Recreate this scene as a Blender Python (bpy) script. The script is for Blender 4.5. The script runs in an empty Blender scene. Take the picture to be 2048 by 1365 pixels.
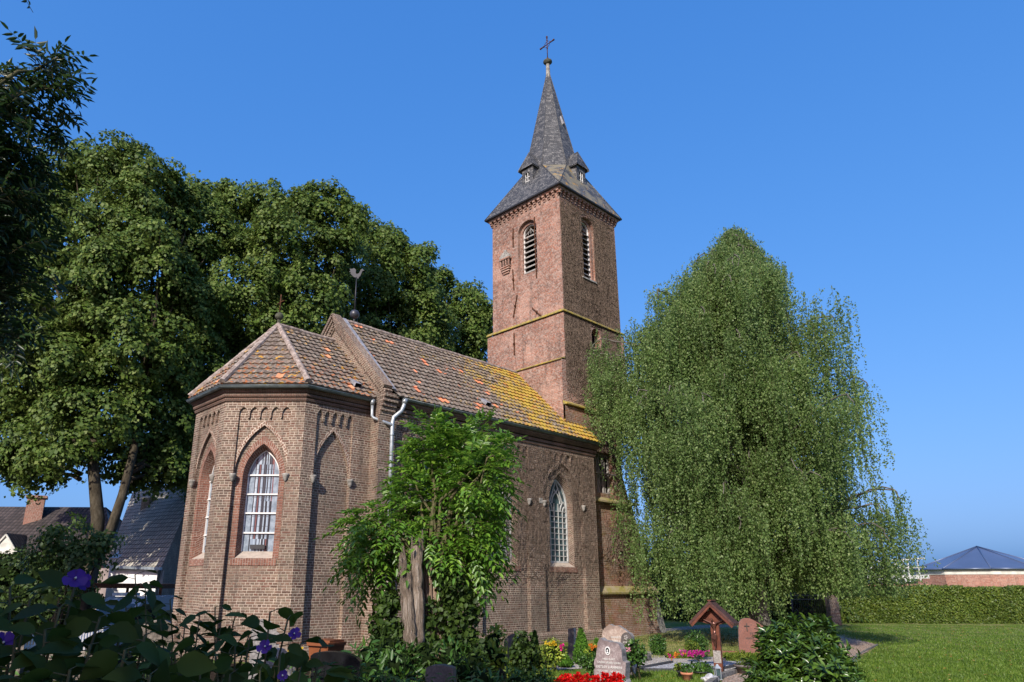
import bpy, bmesh, math, random
import numpy as np
from mathutils import Vector, Matrix
from mathutils.geometry import tessellate_polygon
R_ = math.radians
rng = np.random.default_rng(7)
random.seed(7)
SC = bpy.context.scene

# ------------------------------------------------------------------ camera
YAW, PITCH, ROLL, FOC = R_(46.872), R_(16.566), R_(0.336), 1373.3
SX, SY = -88.64, 77.9
CAM = np.array([-10.611, -14.906, 1.705])
_f = np.array([math.cos(YAW)*math.cos(PITCH), math.sin(YAW)*math.cos(PITCH), math.sin(PITCH)])
_r0 = np.array([math.sin(YAW), -math.cos(YAW), 0.0])
_u0 = np.cross(_r0, _f)
_r = _r0*math.cos(ROLL)+_u0*math.sin(ROLL)
_u = -_r0*math.sin(ROLL)+_u0*math.cos(ROLL)
FH = np.array([math.cos(YAW), math.sin(YAW), 0.0]); RH = np.array([math.sin(YAW), -math.cos(YAW), 0.0])
cd = bpy.data.cameras.new('camera'); cam = bpy.data.objects.new('camera', cd)
SC.collection.objects.link(cam); SC.camera = cam
cam.matrix_world = Matrix(((_r[0], _u[0], -_f[0], CAM[0]), (_r[1], _u[1], -_f[1], CAM[1]), (_r[2], _u[2], -_f[2], CAM[2]), (0, 0, 0, 1)))
cd.sensor_width = 36; cd.lens = FOC/2048*36; cd.shift_x = -SX/2048; cd.shift_y = SY/2048
cd.clip_start = 0.05; cd.clip_end = 3000
# ------------------------------------------------------------------ light
SUN_EL = R_(33); SUNDIR = np.array([-.905, -.425, 0]); SUNDIR = SUNDIR/np.linalg.norm(SUNDIR)
w = bpy.data.worlds.new("World"); SC.world = w; w.use_nodes = True
nt = w.node_tree; bg = nt.nodes['Background']
sky = nt.nodes.new('ShaderNodeTexSky'); sky.sky_type = 'NISHITA'; sky.sun_disc = False
sky.sun_elevation = SUN_EL; sky.sun_rotation = math.atan2(SUNDIR[0], SUNDIR[1])
sky.altitude = 0; sky.air_density = 1.0; sky.dust_density = 3.0; sky.ozone_density = 5.0
sp_ = nt.nodes.new('ShaderNodeSeparateColor'); cb_ = nt.nodes.new('ShaderNodeCombineColor'); nt.links.new(sky.outputs[0], sp_.inputs[0])
for k_, (ga, ti) in enumerate(((1.0, .68), (.6, 1.46), (.4, 3.22))):
    pw = nt.nodes.new('ShaderNodeMath'); pw.operation = 'POWER'; pw.inputs[1].default_value = ga; ml = nt.nodes.new('ShaderNodeMath'); ml.operation = 'MULTIPLY'; ml.inputs[1].default_value = ti
    nt.links.new(sp_.outputs[k_], pw.inputs[0]); nt.links.new(pw.outputs[0], ml.inputs[0]); nt.links.new(ml.outputs[0], cb_.inputs[k_])
nt.links.new(cb_.outputs[0], bg.inputs[0]); bg.inputs[1].default_value = 0.128
sl = bpy.data.lights.new('sun', 'SUN'); sl.energy = 5.0; sl.angle = R_(0.5); sl.color = (1.0, 0.94, 0.84)
so = bpy.data.objects.new('sun', sl); SC.collection.objects.link(so)
sv = Vector((SUNDIR[0]*math.cos(SUN_EL), SUNDIR[1]*math.cos(SUN_EL), math.sin(SUN_EL)))
so.rotation_euler = sv.to_track_quat('Z', 'Y').to_euler(); so.location = (-30, -20, 30)
SC.view_settings.view_transform = 'Standard'; SC.view_settings.look = 'None'; SC.view_settings.exposure = 0.36; SC.view_settings.gamma = 1
SC.render.engine = 'CYCLES'
SC.cycles.max_bounces = 6; SC.cycles.diffuse_bounces = 3; SC.cycles.glossy_bounces = 2; SC.cycles.transmission_bounces = 3; SC.cycles.transparent_max_bounces = 4
SC.cycles.sample_clamp_indirect = 4

# ------------------------------------------------------------------ positions measured on the photograph's ground and distances
def ray(x, y): return _f + _r*(x-1024-SX)/FOC - _u*(y-682.5-SY)/FOC
def G(x, y, z=0.0):
    v = ray(x, y); return CAM + v*((z-CAM[2])/v[2])
def B(x, d, z=0.0, y=1165):
    v = ray(x, y); v = v/(v@FH); q = CAM+v*d; q[2] = z; return q
def A(x, y, d):
    v = ray(x, y); return CAM + v/(v@FH)*d
# ------------------------------------------------------------------ node helper
class NG:
    def __init__(s, name):
        s.m = bpy.data.materials.new(name); s.m.use_nodes = True; s.t = s.m.node_tree
        s.b = s.t.nodes['Principled BSDF']; s.out = s.t.nodes['Material Output']
    def n(s, typ, **kw):
        x = s.t.nodes.new(typ)
        for k, v in kw.items(): setattr(x, k, v)
        return x
    def set(s, sock, v):
        if hasattr(v, 'is_output') or isinstance(v, bpy.types.NodeSocket): s.t.links.new(v, sock)
        elif v is not None: sock.default_value = v
    def math(s, op, a, b=None, c=None, clamp=False):
        x = s.n('ShaderNodeMath', operation=op, use_clamp=clamp); s.set(x.inputs[0], a)
        if b is not None: s.set(x.inputs[1], b)
        if c is not None: s.set(x.inputs[2], c)
        return x.outputs[0]
    def mix(s, f, a, b, mode='MIX'):
        x = s.n('ShaderNodeMix', data_type='RGBA', blend_type=mode); s.set(x.inputs[0], f)
        s.set(x.inputs[6], col(a)); s.set(x.inputs[7], col(b)); return x.outputs[2]
    def noise(s, scale, detail=3, vec=None, rough=.6, dist=0):
        x = s.n('ShaderNodeTexNoise'); x.inputs['Scale'].default_value = scale; x.inputs['Detail'].default_value = detail
        x.inputs['Roughness'].default_value = rough; x.inputs['Distortion'].default_value = dist
        if vec is not None: s.t.links.new(vec, x.inputs['Vector'])
        return x.outputs['Fac']
    def vor(s, scale, vec=None, out='Distance', feature='F1'):
        x = s.n('ShaderNodeTexVoronoi', feature=feature); x.inputs['Scale'].default_value = scale
        if vec is not None: s.t.links.new(vec, x.inputs['Vector'])
        return x.outputs[out]
    def white(s, vec=None, w_=None, out='Value'):
        x = s.n('ShaderNodeTexWhiteNoise', noise_dimensions='3D' if w_ is None else '1D')
        if vec is not None: s.t.links.new(vec, x.inputs['Vector'])
        if w_ is not None: s.t.links.new(w_, x.inputs['W'])
        return x.outputs[out]
    def ramp(s, f, stops, interp='LINEAR'):
        x = s.n('ShaderNodeValToRGB'); s.t.links.new(f, x.inputs[0]); e = x.color_ramp.elements; x.color_ramp.interpolation = interp
        while len(e) > 1: e.remove(e[-1])
        e[0].position = stops[0][0]; e[0].color = col(stops[0][1])
        for p, c in stops[1:]:
            k = e.new(p); k.color = col(c)
        return x.outputs[0]
    def smooth(s, v, a, b):
        x = s.n('ShaderNodeMapRange', interpolation_type='SMOOTHSTEP'); s.set(x.inputs[0], v)
        x.inputs[1].default_value = a; x.inputs[2].default_value = b; return x.outputs[0]
    def uv(s): return s.n('ShaderNodeTexCoord').outputs['UV']
    def ob(s): return s.n('ShaderNodeTexCoord').outputs['Object']
    def sep(s, v):
        x = s.n('ShaderNodeSeparateXYZ'); s.t.links.new(v, x.inputs[0]); return x.outputs
    def comb(s, a, b, c=0.0):
        x = s.n('ShaderNodeCombineXYZ'); s.set(x.inputs[0], a); s.set(x.inputs[1], b); s.set(x.inputs[2], c); return x.outputs[0]
    def bump(s, h, dist=.01, strength=1):
        x = s.n('ShaderNodeBump'); x.inputs['Distance'].default_value = dist; x.inputs['Strength'].default_value = strength
        s.t.links.new(h, x.inputs['Height']); s.t.links.new(x.outputs[0], s.b.inputs['Normal'])
    def base(s, c, rough=.8, spec=.3):
        s.set(s.b.inputs['Base Color'], col(c)); s.set(s.b.inputs['Roughness'], rough); s.b.inputs['Specular IOR Level'].default_value = spec
def col(c):
    if isinstance(c, tuple) and len(c) == 3: return (*c, 1.0)
    return c
def srgb(r, g, b):
    f = lambda c: ((c/255+.055)/1.055)**2.4 if c > 10 else c/255/12.92
    return (f(r), f(g), f(b))

def brick_mat(name, cols, mortar, ln=.215, h=.0615, grime=(.05, .045, .04), grime_amt=.45, moss=0., bond=True, bumpd=.012, mort=.011, spkl=.12):
    g = NG(name); u, v, _ = g.sep(g.uv())
    wob = g.noise(9, 2, g.uv())
    v2 = g.math('ADD', v, g.math('MULTIPLY', g.math('SUBTRACT', wob, .5), .012))
    rv = g.math('DIVIDE', v2, h); row = g.math('FLOOR', rv); fy = g.math('FRACT', rv)
    odd = g.math('FLOORED_MODULO', row, 2.0)
    L = g.math('ADD', g.math('MULTIPLY', odd, -(ln/2) if bond else 0.0), ln)
    ru = g.math('ADD', g.math('DIVIDE', u, L), g.math('MULTIPLY', g.white(w_=row), 1.0) if not bond else g.math('ADD', g.math('MULTIPLY', row, .25), .3))
    colu = g.math('FLOOR', ru); fx = g.math('FRACT', ru)
    ex = g.math('MULTIPLY', g.math('MINIMUM', fx, g.math('SUBTRACT', 1.0, fx)), L)
    ey = g.math('MULTIPLY', g.math('MINIMUM', fy, g.math('SUBTRACT', 1.0, fy)), h)
    e = g.math('MINIMUM', ex, ey)
    e = g.math('ADD', e, g.math('MULTIPLY', g.math('SUBTRACT', g.noise(60, 2, g.uv()), .5), .007))
    m = g.smooth(e, mort*.35, mort*.95)
    rnd = g.white(vec=g.comb(colu, row))
    c = g.ramp(rnd, [(i/(len(cols)-1), k) for i, k in enumerate(cols)], 'LINEAR')
    ob = g.ob()
    c = g.mix(g.math('MULTIPLY', g.noise(25, 3, g.uv()), .35), c, (.02, .015, .012))
    big = g.smooth(g.noise(.55, 4, ob), .38, .68)
    mt = g.mix(g.smooth(g.noise(1.3, 4, ob), .35, .7), mortar, tuple(x*.5 for x in mortar))
    c = g.mix(m, mt, c)
    c = g.mix(g.math('MULTIPLY', big, grime_amt), c, grime)
    spk = g.noise(9, 2, g.uv(), .8); c = g.mix(g.math('MULTIPLY', g.smooth(spk, .53, .63), spkl), c, (.035, .025, .02)); c = g.mix(g.math('MULTIPLY', g.smooth(spk, .47, .38), spkl), c, tuple(x*1.05 for x in mortar))
    st = g.noise(1, 4, g.comb(g.math('MULTIPLY', u, 5.0), g.math('MULTIPLY', v, .35)), .65)
    c = g.mix(g.math('MULTIPLY', g.smooth(st, .52, .70), .38), c, tuple(x*.8 for x in grime))
    c = g.mix(g.math('MULTIPLY', g.smooth(g.noise(.8, 5, g.uv()), .52, .62), .30), c, tuple(min(1, x*1.35+.02) for x in cols[len(cols)//2]))
    if moss:
        z = g.sep(ob)[2]
        mm = g.math('MULTIPLY', g.smooth(g.noise(2.2, 5, ob), .5, .62), moss)
        c = g.mix(mm, c, (.16, .12, .03))
    g.base(c, .88, .2)
    g.bump(g.math('ADD', g.math('MULTIPLY', m, 1.0), g.math('MULTIPLY', g.noise(40, 3, g.uv()), .5)), bumpd, .8)
    return g.m
M = {}
bro = [(.10, .058, .042), (.205, .135, .095), (.165, .08, .056), (.26, .185, .13), (.14, .095, .07), (.225, .13, .09), (.20, .155, .108), (.115, .07, .05)]
M['brick'] = brick_mat('brown_brick', bro, (.52, .43, .34), grime_amt=.36)
M['brick_nave'] = brick_mat('brown_brick_nave', [tuple(x*.92 for x in c) for c in bro], (.46, .38, .30), grime_amt=.42)
M['brick_red'] = brick_mat('red_arch_brick', [(.22, .085, .055), (.29, .14, .095), (.19, .075, .05), (.25, .125, .09)], (.42, .31, .25), grime_amt=.25)
M['brick_tower'] = brick_mat('pink_tower_brick', [(.30, .13, .085), (.40, .2, .135), (.33, .11, .06), (.36, .22, .165), (.24, .12, .09), (.42, .16, .09)], (.47, .38, .32), grime_amt=.38, ln=.23, mort=.011, spkl=.38)
M['brick_tower_low'] = brick_mat('mossy_tower_brick', [(.22, .10, .065), (.28, .16, .11), (.24, .09, .05), (.26, .17, .12), (.33, .13, .06)], (.42, .35, .28), grime_amt=.5, moss=.45, spkl=.3)
M['brick_hood'] = brick_mat('arch_header_brick', [(.22, .11, .075), (.27, .16, .11), (.19, .10, .07)], (.60, .50, .40), ln=.11, h=.07, grime_amt=.2, mort=.014)
M['brick_band'] = brick_mat('moulded_brick', [(.16, .08, .055), (.22, .12, .085), (.13, .07, .05)], (.2, .16, .13), ln=.06, h=.065, bond=False, grime_amt=.5)
M['brick_far'] = brick_mat('pale_red_brick', [(.36, .15, .10), (.45, .22, .16), (.32, .14, .10), (.48, .27, .2)], (.5, .42, .36), ln=.3, h=.09, grime_amt=.15)

def tile_mat(name, lich):
    g = NG(name); u, v, _ = g.sep(g.uv()); ob = g.ob()
    idv = g.comb(g.math('FLOOR', u), g.math('FLOOR', v))
    rnd = g.white(vec=idv)
    rnd = g.math('ADD', g.math('MULTIPLY', rnd, .5), g.math('MULTIPLY', g.smooth(g.noise(1.6, 4, ob), .3, .7), .5))
    c = g.ramp(rnd, [(0, (.075, .055, .04)), (.3, (.15, .112, .085)), (.55, (.11, .082, .062)), (.8, (.20, .155, .12)), (1, (.16, .085, .05))])
    c = g.mix(g.smooth(g.noise(14, 4, ob), .45, .75), c, (.30, .28, .23))
    c = g.mix(g.math('MULTIPLY', g.smooth(g.noise(30, 3, ob), .45, .7), .6), c, (.07, .055, .05))
    x, y, z = g.sep(ob)
    if lich == 'nave':
        # replaced orange tiles in patches
        pt = g.math('MULTIPLY', g.smooth(g.vor(.9, g.comb(g.math('MULTIPLY', u, .35), g.math('MULTIPLY', v, .5))), .40, .36), g.math('GREATER_THAN', g.noise(.7, 2, idv), .56))
        c = g.mix(g.math('MULTIPLY', pt, g.math('LESS_THAN', x, 5.5)), c, (.56, .2, .1))
        amt = g.smooth(x, 1.5, 8.6)
        th = g.math('SUBTRACT', .585, g.math('MULTIPLY', amt, .185))
        n = g.math('ADD', g.math('MULTIPLY', g.noise(.9, 3, ob), .45), g.math('MULTIPLY', g.noise(11, 5, ob), .55))
        k = g.math('MULTIPLY', g.math('SUBTRACT', n, th), 12.0, clamp=True)
        yc = g.mix(g.smooth(g.noise(4, 4, ob), .48, .68), (.38, .26, .025), (.40, .155, .025))
        c = g.mix(g.math('MULTIPLY', k, .82), c, yc)
    else:
        n = g.noise(5, 5, ob); k = g.smooth(n, .60, .66)
        c = g.mix(k, c, (.46, .25, .03))
        k2 = g.math('MULTIPLY', g.smooth(g.noise(9, 4, ob), .56, .62), g.smooth(z, 8.0, 6.8))
        c = g.mix(k2, c, (.36, .12, .04))
        c = g.mix(g.math('GREATER_THAN', g.white(vec=g.comb(g.math('FLOOR', v), g.math('FLOOR', u))), .992), c, (.55, .24, .12))
    g.base(c, .85, .25); g.bump(g.noise(60, 3, ob), .006, .6)
    return g.m
M['tile_nave'] = tile_mat('lichen_pantiles', 'nave'); M['tile_choir'] = tile_mat('weathered_pantiles', 'choir')
def slate_mat(name, lichen):
    g = NG(name); u, v, _ = g.sep(g.uv()); ob = g.ob(); h = .115
    rv = g.math('DIVIDE', g.math('ADD', v, g.math('MULTIPLY', u, .12)), h); row = g.math('FLOOR', rv); fy = g.math('FRACT', rv)
    ru = g.math('ADD', g.math('DIVIDE', u, .16), g.white(w_=row)); cu = g.math('FLOOR', ru); fx = g.math('FRACT', ru)
    rnd = g.white(vec=g.comb(cu, row))
    c = g.ramp(rnd, [(0, (.030, .031, .033)), (.5, (.052, .053, .055)), (.8, (.10, .098, .095)), (1, (.042, .043, .046))])
    c = g.mix(g.smooth(fy, .16, .02), c, (.02, .02, .022))
    c = g.mix(g.math('MULTIPLY', g.smooth(fx, .1, .02), .7), c, (.02, .02, .022))
    c = g.mix(g.math('MULTIPLY', g.smooth(g.noise(18, 4, ob), .58, .68), .7), c, (.36, .35, .32))
    if lichen:
        c = g.mix(g.math('MULTIPLY', g.smooth(g.noise(1.8, 4, ob), .38, .6), .75), c, (.20, .175, .11))
        c = g.mix(g.smooth(g.noise(4, 4, ob), .58, .66), c, (.36, .2, .03))
    g.base(c, .62, .4); g.bump(g.math('ADD', g.math('MULTIPLY', fy, -1.0), g.math('MULTIPLY', rnd, .6)), .012, .8)
    return g.m
M['slate'] = slate_mat('dark_slate', False); M['slate_lichen'] = slate_mat('lichen_slate', True)
def simple(name, c, rough=.7, spec=.4, metal=0., var=.25, scale=6, bump=0., c2=None):
    g = NG(name); ob = g.ob(); n = g.smooth(g.noise(scale, 4, ob), .3, .7)
    c2 = c2 or tuple(x*(1-var*1.6) for x in c)
    g.base(g.mix(n, c, c2), rough, spec); g.b.inputs['Metallic'].default_value = metal
    if bump: g.bump(g.noise(scale*5, 3, ob), bump, .7)
    return g.m
M['zinc'] = simple('weathered_zinc', (.42, .46, .48), .45, .5, .5, .25, 4)
M['gutter'] = simple('dark_zinc_gutter', (.20, .24, .24), .4, .5, .5, .3, 4)
M['lead'] = simple('lead_flashing', (.34, .34, .36), .6, .4, .2, .3, 8, .004)
M['darkmetal'] = simple('black_iron', (.03, .03, .033), .5, .5, .3, .2, 8)
M['rust'] = simple('rusty_iron', (.12, .05, .025), .8, .2, .2, .4, 14)
M['ball'] = simple('grey_painted_ball', (.055, .055, .065), .4, .5, .3, .2, 8)
M['copper_green'] = simple('mossy_ball', (.10, .10, .07), .8, .2, 0, .4, 14)
M['stone'] = simple('corbel_stone', (.36, .34, .30), .85, .2, 0, .35, 12, .004)
M['ledge'] = simple('yellow_lichen_ledge', (.38, .29, .06), .9, .1, 0, .5, 7, .01, (.17, .15, .08))
M['moss_ledge'] = simple('mossy_ledge', (.22, .2, .05), .95, .1, 0, .5, 4, .02, (.30, .25, .17))
M['whitewood'] = simple('white_painted_wood', (.72, .71, .68), .6, .3, 0, .12, 9)
M['greypaint'] = simple('dull_white_paint', (.50, .51, .49), .6, .3, 0, .2, 9)
M['greywood'] = simple('weathered_grey_boards', (.38, .36, .33), .8, .2, 0, .3, 12)
M['mortar_cap'] = simple('hip_tile_mortar', (.36, .30, .26), .9, .2, 0, .55, 9, .01, (.16, .12, .10))
M['sill'] = simple('pale_sill', (.40, .34, .28), .8, .2, 0, .15, 8)
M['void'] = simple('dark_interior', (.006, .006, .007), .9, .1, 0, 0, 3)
def glass_mat(name, c, stripes=False):
    g = NG(name)
    if stripes:
        u, v, _ = g.sep(g.uv())
        bend = g.math('MULTIPLY', g.math('SUBTRACT', g.noise(1.2, 2, g.uv()), .5), .05)
        uu = g.math('MULTIPLY', g.math('ADD', u, bend), 30.0); vv = g.math('FLOOR', g.math('MULTIPLY', v, 1.1))
        n = g.white(vec=g.comb(g.math('FLOOR', uu), vv))
        c = g.ramp(n, [(0, (.02, .022, .026)), (.28, (.30, .36, .42)), (.5, (.05, .055, .065)), (.62, (.22, .27, .33)), (.76, (.16, .06, .055)), (.84, (.38, .43, .48)), (.93, (.015, .016, .02))], 'CONSTANT')
        hz = g.math('FRACT', g.math('MULTIPLY', v, 4.3)); c = g.mix(g.math('MULTIPLY', g.math('LESS_THAN', hz, .05), .8), c, (.04, .045, .05))
        side = g.math('ABSOLUTE', g.math('SUBTRACT', g.math('FRACT', u), .5))
        c = g.mix(g.smooth(side, .30, .31), c, g.mix(g.smooth(g.noise(7, 3, g.uv()), .35, .65), (.15, .19, .23), (.26, .31, .36)))
        g.base(c, .2, .4)
        g.bump(g.noise(6, 2, g.uv()), .01, .4)
    else:
        g.base(g.mix(g.smooth(g.noise(3, 1, g.ob()), .4, .6), c, tuple(min(1, x*2.6) for x in c)), .06, .7)
    return g.m
M['stained'] = glass_mat('stained_glass', None, True); M['glass'] = glass_mat('dark_green_glass', (.025, .045, .05))
# ------------------------------------------------------------------ mesh builder
ALL = []
class MB:
    def __init__(s): s.v = []; s.f = []; s.uv = []; s.mi = []; s.mat = 0; s.sm = []
    def poly(s, pts, uv=None, N=None, smooth=False):
        pts = [tuple(float(c) for c in p) for p in pts]
        if N is not None:
            n = newell(pts)
            if n[0]*N[0]+n[1]*N[1]+n[2]*N[2] < 0:
                pts = pts[::-1]; uv = uv[::-1] if uv else None
        if uv is None:
            n = newell(pts); l = math.hypot(n[0], n[1])
            if abs(n[2]) > .96 or l < 1e-6: uv = [(p[0], p[1]) for p in pts]
            else:
                t = (-n[1]/l, n[0]/l); k = 1/max(.05, math.sqrt(max(0, 1-n[2]*n[2])))
                uv = [(p[0]*t[0]+p[1]*t[1], p[2]*k) for p in pts]
        i = len(s.v); s.v += pts; s.f.append(list(range(i, i+len(pts)))); s.uv += uv; s.mi.append(s.mat); s.sm.append(smooth)
    def box(s, c, size, rz=0, U=None):
        cx, cy, cz = c; x, y, z = size[0]/2, size[1]/2, size[2]/2; ca, sa = math.cos(rz), math.sin(rz)
        P = [(cx+a*x*ca-b*y*sa, cy+a*x*sa+b*y*ca, cz+d*z) for a in (-1, 1) for b in (-1, 1) for d in (-1, 1)]
        for q in ((0, 1, 3, 2), (6, 7, 5, 4), (4, 5, 1, 0), (2, 3, 7, 6), (1, 5, 7, 3), (0, 2, 6, 4)): s.poly([P[k] for k in q])
    def bar(s, a, b, w_, d, up=(0, 0, 1)):
        a = Vector(a); b = Vector(b); t = (b-a).normalized(); n = t.cross(Vector(up))
        if n.length < 1e-4: n = t.cross(Vector((1, 0, 0)))
        n.normalize(); m = n.cross(t)
        P = [[p+n*(x*w_/2)+m*(y*d/2) for x, y in ((-1, -1), (1, -1), (1, 1), (-1, 1))] for p in (a, b)]
        for i in range(4): s.poly([P[0][i], P[0][(i+1) % 4], P[1][(i+1) % 4], P[1][i]])
        s.poly(P[0][::-1]); s.poly(P[1])
    def tube(s, pts, rad, n=8, cap=True, smooth=True):
        pts = [Vector(p) for p in pts]; rad = rad if hasattr(rad, '__len__') else [rad]*len(pts); rings = []
        pn = None
        for i, p in enumerate(pts):
            t = (pts[min(i+1, len(pts)-1)]-pts[max(i-1, 0)]).normalized()
            if pn is None: pn = t.orthogonal().normalized()
            else:
                pn = pn-t*pn.dot(t); pn = pn.normalized() if pn.length > 1e-5 else t.orthogonal().normalized()
            m = t.cross(pn); rings.append([p+(pn*math.cos(a)+m*math.sin(a))*rad[i] for a in [2*math.pi*k/n for k in range(n)]])
        L = 0
        for i in range(len(rings)-1):
            L2 = L+(pts[i+1]-pts[i]).length
            for k in range(n):
                k2 = (k+1) % n
                s.poly([rings[i][k], rings[i][k2], rings[i+1][k2], rings[i+1][k]], uv=[(k/n, L), ((k+1)/n, L), ((k+1)/n, L2), (k/n, L2)], smooth=smooth)
            L = L2
        if cap: s.poly(rings[0][::-1]); s.poly(rings[-1])
    def lathe(s, prof, c=(0, 0, 0), n=16, smooth=True):
        for i in range(len(prof)-1):
            (r0, z0), (r1, z1) = prof[i], prof[i+1]
            for k in range(n):
                a, b = 2*math.pi*k/n, 2*math.pi*(k+1)/n
                P = [(c[0]+r*math.cos(t), c[1]+r*math.sin(t), c[2]+z) for r, z, t in ((r0, z0, a), (r0, z0, b), (r1, z1, b), (r1, z1, a))]
                if r0 < 1e-5: P = P[1:]
                elif r1 < 1e-5: P = P[:3]
                s.poly(P, smooth=smooth)
    def sphere(s, c, r, n=12, sc=(1, 1, 1)):
        pr = [(math.sin(math.pi*i/n)*r, -math.cos(math.pi*i/n)*r) for i in range(n+1)]; pr[0] = (0, -r); pr[-1] = (0, r)
        i0 = len(s.v); s.lathe(pr, (0, 0, 0), n*2)
        for i in range(i0, len(s.v)):
            v = s.v[i]; s.v[i] = (c[0]+v[0]*sc[0], c[1]+v[1]*sc[1], c[2]+v[2]*sc[2])
    def prism(s, outline, O, U, N, depth, V=(0, 0, 1)):   # outline (u,z) front face at O, thickness going to -N
        O, U, N, V = map(lambda q: np.array(q, float), (O, U, N, V))
        F = [O+U*a+V*b for a, b in outline]; K = [p-N*depth for p in F]
        for tri in tessellate_polygon([[Vector((a, b, 0)) for a, b in outline]]):
            s.poly([F[i] for i in tri], N=N); s.poly([K[i] for i in tri], N=-N)
        c = sum(F)/len(F)
        for i in range(len(F)):
            j = (i+1) % len(F); s.poly([F[i], F[j], K[j], K[i]], N=None)
    def panel(s, O, U, N, outer, holes=(), depth=.1, edges=False):
        O, U, N = map(lambda q: np.array(q, float), (O, U, N)); Z = np.array([0, 0, 1.])
        loops = [outer]+list(holes); pts = [p for l in loops for p in l]
        tr = tessellate_polygon([[Vector((a, b, 0)) for a, b in l] for l in loops])
        for t in tr: s.poly([O+U*pts[i][0]+Z*pts[i][1] for i in t], N=N)
        for l in (loops if edges else loops[1:]):
            for i in range(len(l)):
                a, b = l[i], l[(i+1) % len(l)]
                p, q = O+U*a[0]+Z*a[1], O+U*b[0]+Z*b[1]
                s.poly([p, q, q-N*depth, p-N*depth])
    def build(s, name, mats, parent=None, base=None, **tags):
        me = bpy.data.meshes.new(name); b = np.array(base if base is not None else (parent['_b'] if parent is not None and '_b' in parent else (0, 0, 0)), float)
        nv = len(s.v); V = np.array(s.v, float)-b
        me.vertices.add(nv); me.vertices.foreach_set('co', V.ravel())
        lt = [len(f) for f in s.f]; li = [i for f in s.f for i in f]
        me.loops.add(len(li)); me.loops.foreach_set('vertex_index', li); me.polygons.add(len(lt))
        me.polygons.foreach_set('loop_start', np.concatenate(([0], np.cumsum(lt)[:-1])).astype(int)); me.polygons.foreach_set('loop_total', lt)
        me.polygons.foreach_set('material_index', s.mi); me.polygons.foreach_set('use_smooth', s.sm)
        me.update(calc_edges=True); me.validate()
        ul = me.uv_layers.new(name='UVMap'); ul.data.foreach_set('uv', np.array(s.uv, float).ravel())
        if any(s.sm):
            bm = bmesh.new(); bm.from_mesh(me); bmesh.ops.remove_doubles(bm, verts=bm.verts, dist=.0004); bm.to_mesh(me); bm.free()
        return link(name, me, mats, parent, b, **tags)
def newell(p):
    x = y = z = 0
    for i in range(len(p)):
        a, b = p[i], p[(i+1) % len(p)]
        x += (a[1]-b[1])*(a[2]+b[2]); y += (a[2]-b[2])*(a[0]+b[0]); z += (a[0]-b[0])*(a[1]+b[1])
    l = math.sqrt(x*x+y*y+z*z) or 1
    return (x/l, y/l, z/l)
def link(name, me, mats, parent, b, **tags):
    o = bpy.data.objects.new(name, me); SC.collection.objects.link(o)
    for m in (mats if isinstance(mats, (list, tuple)) else [mats]): me.materials.append(M[m] if isinstance(m, str) else m)
    if parent is not None: o.parent = parent; o['_b'] = list(map(float, b))
    else: o.location = b; o['_b'] = list(map(float, b))
    tag(o, **tags); ALL.append(o); return o
def tag(o, label=None, cat=None, group=None, kind=None):
    if label: o['label'] = label
    if cat: o['category'] = cat
    if group: o['group'] = group
    if kind: o['kind'] = kind
    return o
def thing(name, loc, label, cat, group=None):
    o = bpy.data.objects.new(name, None); SC.collection.objects.link(o); o.location = [float(c) for c in loc]; o['_b'] = [float(c) for c in loc]
    o.empty_display_size = .2
    tag(o, label, cat, group); ALL.append(o); return o
# parts are placed with vertices relative to the root: root location = _b, parts at origin of root
def arch(u0, u1, zs, za, n=9):
    hw = (u1-u0)/2; h = za-zs; Rr = (hw*hw+h*h)/(2*hw); c0 = u0+Rr; a1 = math.atan2(h, (u0+hw)-c0)
    L = [(c0+Rr*math.cos(t), zs+Rr*math.sin(t)) for t in [math.pi+(a1-math.pi)*i/n for i in range(n+1)]]
    return L+[(u0+u1-a, b) for a, b in L[-2::-1]]
def offset(path, o):
    out = []; n = len(path)
    for i in range(n):
        p = Vector(path[i]); d0 = (p-Vector(path[i-1])).normalized() if i > 0 else None; d1 = (Vector(path[i+1])-p).normalized() if i < n-1 else None
        n0 = Vector((d0.y, -d0.x)) if d0 else None; n1 = Vector((d1.y, -d1.x)) if d1 else None
        if n0 and n1: m = (n0+n1); m = m/(m.dot(n0)); out.append(p+m*o)
        else: out.append(p+(n0 or n1)*o)
    return out
def sweep(mb, path, prof, caps=True):   # path: 2D list, outward on the right; prof: (offset,z) closed loop
    K = [[(q.x, q.y, z) for q in offset(path, o)] for o, z in prof]
    n = len(prof)
    for j in range(n):
        a, b = K[j], K[(j+1) % n]
        for i in range(len(path)-1): mb.poly([a[i], a[i+1], b[i+1], b[i]])
    if caps:
        mb.poly([K[j][0] for j in range(n)]); mb.poly([K[j][-1] for j in range(n)])
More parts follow.
